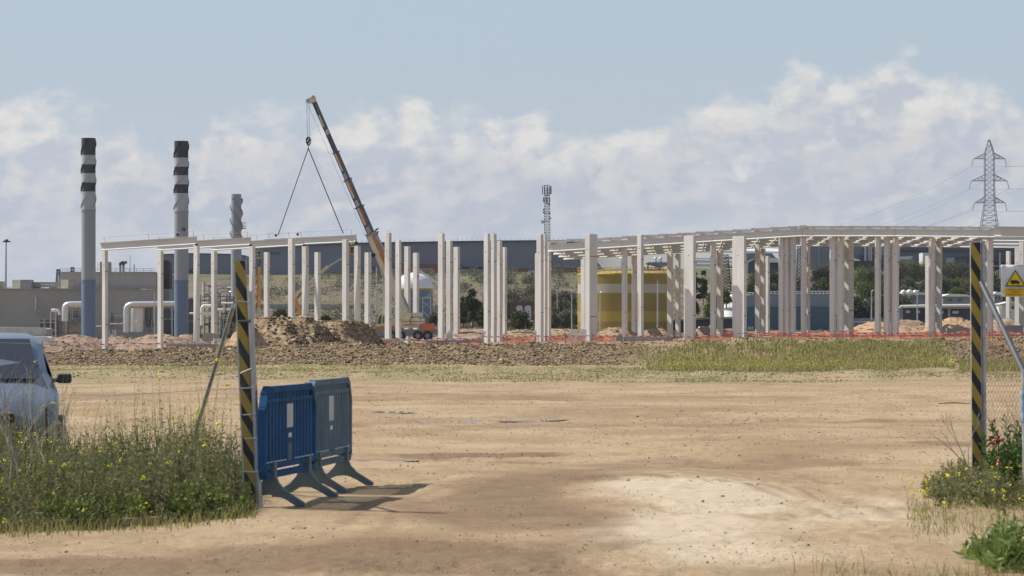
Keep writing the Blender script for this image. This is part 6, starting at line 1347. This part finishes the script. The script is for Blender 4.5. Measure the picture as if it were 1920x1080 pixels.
# ---------------------------------------------------------------- weeds
def weeds(name, N, fx, hfun, leaves, lsize, mt, label, asp=.35, tint=(0, 1), droop=.3, stemw=.006):
    x, y = fx(N); N = len(x); h = hfun(x, y); z = gz(x, y)
    la = RNG.uniform(0, 2*PI, N); L = h*droop*RNG.uniform(0, 1, N)
    k = leaves; t_ = RNG.uniform(.05, 1.0, (N, k)); cx_ = x[:, None]+np.cos(la)[:, None]*L[:, None]*t_**1.6; cy_ = y[:, None]+np.sin(la)[:, None]*L[:, None]*t_**1.6; cz_ = z[:, None]+h[:, None]*t_
    c = np.stack([cx_, cy_, cz_], -1).reshape(-1, 3); sz_ = (lsize*(1.15-.75*t_)*RNG.uniform(.6, 1.4, (N, k))).ravel()
    tn = np.clip((RNG.uniform(tint[0], tint[1], N)[:, None]+RNG.uniform(-.2, .2, (N, k))).ravel(), 0, 1)
    V_, Fq, tt = leafquads(c, sz_, tn, asp, 1.0)
    # stems as thin quads
    pts = [np.stack([x+np.cos(la)*L*q**1.6, y+np.sin(la)*L*q**1.6, z+h*q], -1) for q in (0, .35, .7, 1.0)]
    sv = []; 
    for p, w_ in zip(pts, (1, .8, .55, .25)): sv += [p-np.array([stemw*w_/2, 0, 0]), p+np.array([stemw*w_/2, 0, 0])]
    SV = np.stack(sv, 1).reshape(-1, 3); b0 = (np.arange(N)*8)[:, None]+len(V_)
    SF = np.concatenate([b0+np.array([0, 1, 3, 2]), b0+np.array([2, 3, 5, 4]), b0+np.array([4, 5, 7, 6])])
    me = npmesh(name, np.concatenate([V_, SV]), np.concatenate([Fq, SF]), mt, {'tint': np.concatenate([tt, np.full(len(SV), .6)])})
    return tag(npobj(name, me), label, 'weeds', kind='stuff'), pts[-1]
def leftbed(N):
    Y = RNG.uniform(27.7, 39.5, N); px = RNG.uniform(-120, 470, N); x = X(px, Y)
    front = np.interp(px, [-120, 60, 300, 480, 520], [27.6, 27.8, 28.9, 30.0, 31.5]); back = np.interp(px, [-120, 100, 300, 430, 500], [39, 38, 37, 34.5, 32.5])
    k = (Y > front+.35*vn(x*3, Y*0, 3)) & (Y < back); return x[k], Y[k]
def lefth(x, y):
    px = 960+x*F/y; front = np.interp(px, [-120, 60, 300, 480, 520], [27.6, 27.8, 28.9, 30.0, 31.5])
    h = np.interp(px, [-120, 0, 150, 300, 400, 470, 520], [.60, .60, .62, .56, .50, .38, .15]); e = ss(y, front-.1, front+1.8)
    h = h*np.clip(.95+1.5*fbm(x*1.1, y*.6, 44, 3), .45, 1.5)
    return np.maximum(.06, h*(.22+.78*e)*(1-.15*ss(y, 33, 39))*RNG.uniform(.55, 1.1, len(x)))
_, tips1 = weeds('weeds', 3600, leftbed, lefth, 24, .062, M['weed'], 'dense green weeds with yellow flowers filling the lower left', .33, (.05, .75))
def lefttall(x, y): return lefth(x, y)*RNG.uniform(1.15, 1.9, len(x))
_, tips2 = weeds('tall_weeds', 700, leftbed, lefttall, 12, .05, M['grass'], 'tall thin flowering stems above the lower left weeds', .25, (.1, .7), .25, .005)
x, y = leftbed(9000); tag(npobj('grass_blades', blades('grass_blades', x, y, gz(x, y), RNG.uniform(.08, .42, len(x))*np.clip(lefth(x, y)/.5, .2, 1.1), .010, M['weed'], .5, .2, 1)), 'long green grass blades among the lower left weeds', 'grass', kind='stuff')
def frontfringe(N):
    px = RNG.uniform(-60, 480, N); fr = np.interp(px, [-120, 60, 300, 480, 520], [27.6, 27.8, 28.9, 30.0, 31.2]); Y = fr+RNG.normal(0, .35, N)-.1; return X(px, Y), Y
x, y = frontfringe(1100); tag(npobj('fringe_grass', blades('fringe_grass', x, y, gz(x, y), RNG.uniform(.03, .14, len(x)), .008, M['grass'], .7, .0, .8)), 'short grass along the front edge of the weeds', 'grass', kind='stuff')
def leftfront(N):
    px = RNG.uniform(-40, 462, N); fr = np.interp(px, [-120, 60, 300, 480, 520], [27.6, 27.8, 28.9, 30.0, 31.2]); Y = fr+RNG.uniform(.1, 1.1, N); k = (vn(px*.03, px*0, 8) > -.12); return X(px, Y)[k], Y[k]
weeds('broad_weeds', 420, leftfront, lambda x, y: RNG.uniform(.10, .30, len(x)), 14, .085, M['bright'], 'paler broad leaved plants along the front of the weeds', .5, (.3, 1.0))
def rightbed(N):
    Y = RNG.uniform(31.0, 36, N); px = RNG.uniform(1735, 2020, N); fr = np.interp(px, [1735, 1760, 1850, 2020], [33.4, 31.4, 31.1, 30.6]); k = Y > fr; return X(px[k], Y[k]), Y[k]
_, tips3 = weeds('weeds', 620, rightbed, lambda x, y: np.interp(960+x*F/y, [1735, 1790, 1850, 2020], [.12, .30, .34, .42])*RNG.uniform(.5, 1.15, len(x)), 26, .055, M['weed'], 'green grey weeds with yellow flowers round the foot of the right striped post', .32, (.25, .9))
_, _t = weeds('leafy_shrub', 90, lambda N: (X(RNG.uniform(1862, 2000, N), 33.0), RNG.uniform(32.3, 33.8, N)), lambda x, y: RNG.uniform(.35, .78, len(x)), 44, .115, M['leafy'], 'dark green broad leaved shrub right of the right striped post', .36, (.0, .75))
_, _t = weeds('leafy_plant', 110, lambda N: (X(RNG.uniform(1830, 2010, N), 24.0)+RNG.uniform(-.02, .02, N), RNG.uniform(23.4, 24.6, N)), lambda x, y: np.interp(960+x*F/y, [1830, 1880, 2000], [.14, .30, .42])*RNG.uniform(.45, 1.15, len(x)), 16, .12, M['leafy2'], 'bright green leafy plant in the bottom right corner', .27, (.45, 1.0))
x, y = (lambda N: (lambda px, Y: (X(px, Y), Y))(RNG.uniform(1450, 1960, N), RNG.uniform(21.8, 23.4, N)))(700); k = RNG.uniform(0, 1, len(x)) < np.interp(960+x*F/y, [1450, 1600, 1850, 1950], [.08, .3, .8, 1]); x, y = x[k], y[k]
tag(npobj('sparse_grass', blades('sparse_grass', x, y, gz(x, y), RNG.beta(1.3, 3, len(x))*.2+.02, .005, M['grass'], .9, .0, .7)), 'sparse blurred grass along the bottom right edge', 'grass', kind='stuff')
x, y = (lambda N: (lambda px, Y: (X(px, Y), Y))(RNG.uniform(1700, 2000, N), RNG.uniform(27, 32, N)))(1200); tag(npobj('short_grass', blades('short_grass', x, y, gz(x, y), RNG.uniform(.02, .08, len(x)), .007, M['grass'], .7, .2, 1)), 'short dry grass on the right shoulder', 'grass', kind='stuff')
_, tips4 = weeds('mustard_stems', 26, lambda N: (lambda px, Y: (X(px, Y), Y))(RNG.uniform(1690, 1960, N), RNG.uniform(24, 33, N)), lambda x, y: RNG.uniform(.2, .42, len(x)), 6, .04, M['grass'], 'thin flowering mustard stems on the right shoulder', .25, (.1, .6), .3, .004)
fl = np.concatenate([tips1[RNG.choice(len(tips1), 95)], tips2[RNG.choice(len(tips2), 75)], tips3[RNG.choice(len(tips3), 38)], tips4]); fl = np.repeat(fl, 4, 0)+RNG.normal(0, .012, (len(fl)*4, 3))
tag(npobj('flower_heads', rocks('flower_heads', fl[:, 0], fl[:, 1], fl[:, 2], .006+.006*RNG.uniform(0, 1, len(fl)), M['flower'], .8, False)), 'yellow flower heads on the foreground weeds', 'flowers', kind='stuff')
fp = np.stack([X(1, 33)+0*RNG.uniform(0, 1, 26)]*1, -1); pk = []
for k_ in range(26):
    px_ = random.gauss(1874, 8); pk.append(P(px_, random.uniform(820, 915), 32.6))
pk = np.array(pk); tag(npobj('pink_flowers', rocks('pink_flowers', pk[:, 0], pk[:, 1], pk[:, 2], .010+.012*RNG.uniform(0, 1, len(pk)), M['pink'], .8, False)), 'pink red blossoms on the shrub by the right striped post', 'flowers', kind='stuff')
# dry twiggy shrubs
def twigs(base, n_, h, spread, label, seed, mt=M['dry']):
    rs = random.Random(seed); segs = []
    def grow(p, d, L, r, dep):
        q = p+d*L; segs.append((p, q, r))
        if dep <= 0: return
        for _ in range(rs.choice((2, 2, 3))):
            nd = (d+Vector((rs.uniform(-1, 1), rs.uniform(-1, 1), rs.uniform(-.35, .7)))*.62).normalized(); grow(q, nd, L*rs.uniform(.6, .85), r*.62, dep-1)
    for _ in range(n_):
        d = Vector((rs.uniform(-1, 1)*spread, rs.uniform(-1, 1)*spread, 1)).normalized(); grow(base+Vector((rs.uniform(-.18, .18), rs.uniform(-.1, .1), 0)), d, h*rs.uniform(.25, .4), .009, 4)
    mb = MB()
    for p, q, r in segs: mb.tube([p, q], [r, r*.7], 4, cap=False)
    return tag(mb.build('dry_shrub', M['bark'] if mt is None else M['twig']), label, 'shrub', 'dry leafless shrubs')
twigs(G(20, 30.6), 12, 1.25, .45, 'grey leafless twiggy shrub in front of the car at the left edge', 3)
twigs(G(112, 31.6)+Vector((0, 0, .35)), 2, .55, .9, 'bare dark twig rising right of the car', 8)
twigs(G(1862, 33.3), 4, .95, .5, 'bare brown twiggy bush right of the right striped post', 12)
# ---------------------------------------------------------------- parked car at the left edge
def car():
    Yc_ = 40.0; yaw = R(-80); org = G(-30, Yc_); org.z -= .02
    root = thing('parked_car', 'blue and silver car parked behind the weeds at the left edge', 'car', tuple(org))
    cs, sn = math.cos(yaw), math.sin(yaw)
    def T(u, v, z): return Vector((org.x+u*cs-v*sn, org.y+u*sn+v*cs, org.z+z))
    # stations along the car: u, z sill, z belt, z roof, half width, half roof width ; nose at +u
    st = [(-3.35, .45, .80, .95, .62, .5), (-3.2, .35, .95, 1.30, .76, .56), (-2.9, .30, 1.0, 1.44, .80, .60), (-1.9, .28, 1.0, 1.52, .83, .63), (-.9, .28, .98, 1.53, .84, .64), (-.25, .28, .95, 1.46, .84, .62), (.25, .28, .93, 1.20, .83, .63), (.55, .28, .92, .97, .82, .66), (1.0, .28, .84, .88, .80, .62), (1.25, .30, .72, .76, .76, .56), (1.36, .36, .58, .62, .66, .48)]
    vs = []; 
    for u, zs_, zb_, zr_, w_, wr in st:
        rg = [(w_*.94, zs_), (w_, zs_+.15), (w_*1.0, zb_-.08), (w_*.96, zb_), (wr+.04, zr_-.06), (wr*.8, zr_), (0, zr_+.015)]
        rg = rg+[(-a, b) for a, b in rg[-2::-1]]
        vs += [T(u, a, b) for a, b in rg]
    k = 13; mb = MB(); nS = len(st)
    mb.add(vs, [(i*k+j, i*k+j+1, (i+1)*k+j+1, (i+1)*k+j) for i in range(nS-1) for j in range(k-1)], 0, True)
    mb.add([vs[j] for j in range(k)], [tuple(range(k))]); mb.add([vs[(nS-1)*k+j] for j in range(k)], [tuple(range(k))[::-1]])
    mb.add([vs[i*k] for i in range(nS)]+[vs[i*k+k-1] for i in range(nS)], [(i, i+1, nS+i+1, nS+i) for i in range(nS-1)])
    body = mb.build('body', M['carpaint'], root); fixn(body)
    def side(u0, u1, lo, hi, s_, f=1.0):  # glass on the greenhouse side
        def at(u, t_):
            us_ = [a[0] for a in st]; zb_ = np.interp(u, us_, [a[2] for a in st]); zr_ = np.interp(u, us_, [a[3] for a in st])-.06; w_ = np.interp(u, us_, [a[4]*.96 for a in st]); wr = np.interp(u, us_, [a[5]+.04 for a in st])
            return T(u, s_*(w_+(wr-w_)*t_+.008), zb_+(zr_-zb_)*t_)
        return [at(u0[0], lo), at(u1[0], lo), at(u1[1], hi), at(u0[1], hi)]
    for s_ in (-1, 1):
        for a, b in (((-.62, -.60), (.28, -.12)), ((-1.55, -1.52), (-.70, -.68)), ((-2.75, -2.5), (-1.63, -1.60))):
            mb = MB(); q = side(a, b, .10, .90, s_); mb.add(q, [(0, 1, 2, 3)]); mb.build('side_window', M['glass'], body)
        mb = MB(); mb.bar(T(.16, s_*.76, .99), T(.16, s_*.88, 1.02), .05, .05); mb.box(T(.16, s_*.90, 1.02), (.16, .10, .11)); mo = mb.build('wing_mirror', M['plastic'], body); bv = mo.modifiers.new('b', 'BEVEL'); bv.width = .03; bv.segments = 3
        mb = MB(); mb.sph(T(1.12, s_*.60, .66), .13, 12, 0, (.9, .9, .7)); mb.build('headlight', M['lamp'], body)
        for u in (.75, -2.45):
            c = T(u, s_*.74, .31); d = Vector((-sn*s_, cs*s_, 0)); w_ = MB(); w_.tube([c-d*.05, c+d*.13], .31, 24); wo = w_.build('wheel', M['black'], root); MB().tube([c+d*.12, c+d*.145], .19, 18).build('rim', M['galv'], wo)
        MB().bar(T(-3.1, s_*.845, .62), T(1.0, s_*.825, .58), .02, .05).build('side_trim', M['plastic'], body)
    mb = MB(); mb.add([T(.50, -.60, .995), T(.50, .60, .995), T(-.20, .52, 1.44), T(-.20, -.52, 1.44)], [(0, 1, 2, 3)]); o = mb.build('windscreen', M['glass'], body)
    for v_ in o.data.vertices: v_.co += Vector((cs*.03, sn*.03, .03))
    for v0_ in (-.35, .2): MB().bar(T(.56, v0_, 1.0), T(.28, v0_+.4, 1.17), .015, .015).build('wiper', M['black'], body)
    MB().bar(T(1.33, -.55, .42), T(1.33, .55, .42), .10, .14).build('bumper', M['plastic'], body); MB().bar(T(1.37, -.3, .60), T(1.37, .3, .60), .03, .10).build('grille', M['black'], body)
car()
for k_, (x0, x1, yt, yb, m_, lab) in enumerate([(-60, 88, 615, 631, 'conc_old', 'long grey concrete slab lying beyond the car at the left edge'), (-60, 92, 631, 640, 'white', 'pale stacked sheets lying under the grey slab beyond the car'), (-60, 70, 640, 658, 'conc_old', 'grey block pile beyond the car roof')]):
    o = MB().ext([(x0, yb), (x0, yt-3), (x1-4, yt), (x1, yt+2), (x1-1, yb)], 235+k_*-2, 3).build('stacked_slab', M[m_]); fixn(o); tag(o, lab, 'slab', 'slabs stacked beyond the car')
# ---------------------------------------------------------------- haze
HZD = 0.00006
hm = bpy.data.materials.new('haze_air'); hm.use_nodes = True; nt_ = hm.node_tree; nt_.nodes.clear(); vo = nt_.nodes.new('ShaderNodeVolumePrincipled'); om = nt_.nodes.new('ShaderNodeOutputMaterial')
vo.inputs['Color'].default_value = (.80, .86, .95, 1); vo.inputs['Density'].default_value = HZD; vo.inputs['Anisotropy'].default_value = .2; nt_.links.new(vo.outputs[0], om.inputs['Volume'])
o = MB().box((0, 6500, 95), (24000, 14500, 205)).build('haze', hm); o['kind'] = 'stuff'; o['label'] = 'thin pale haze over the far hillside'
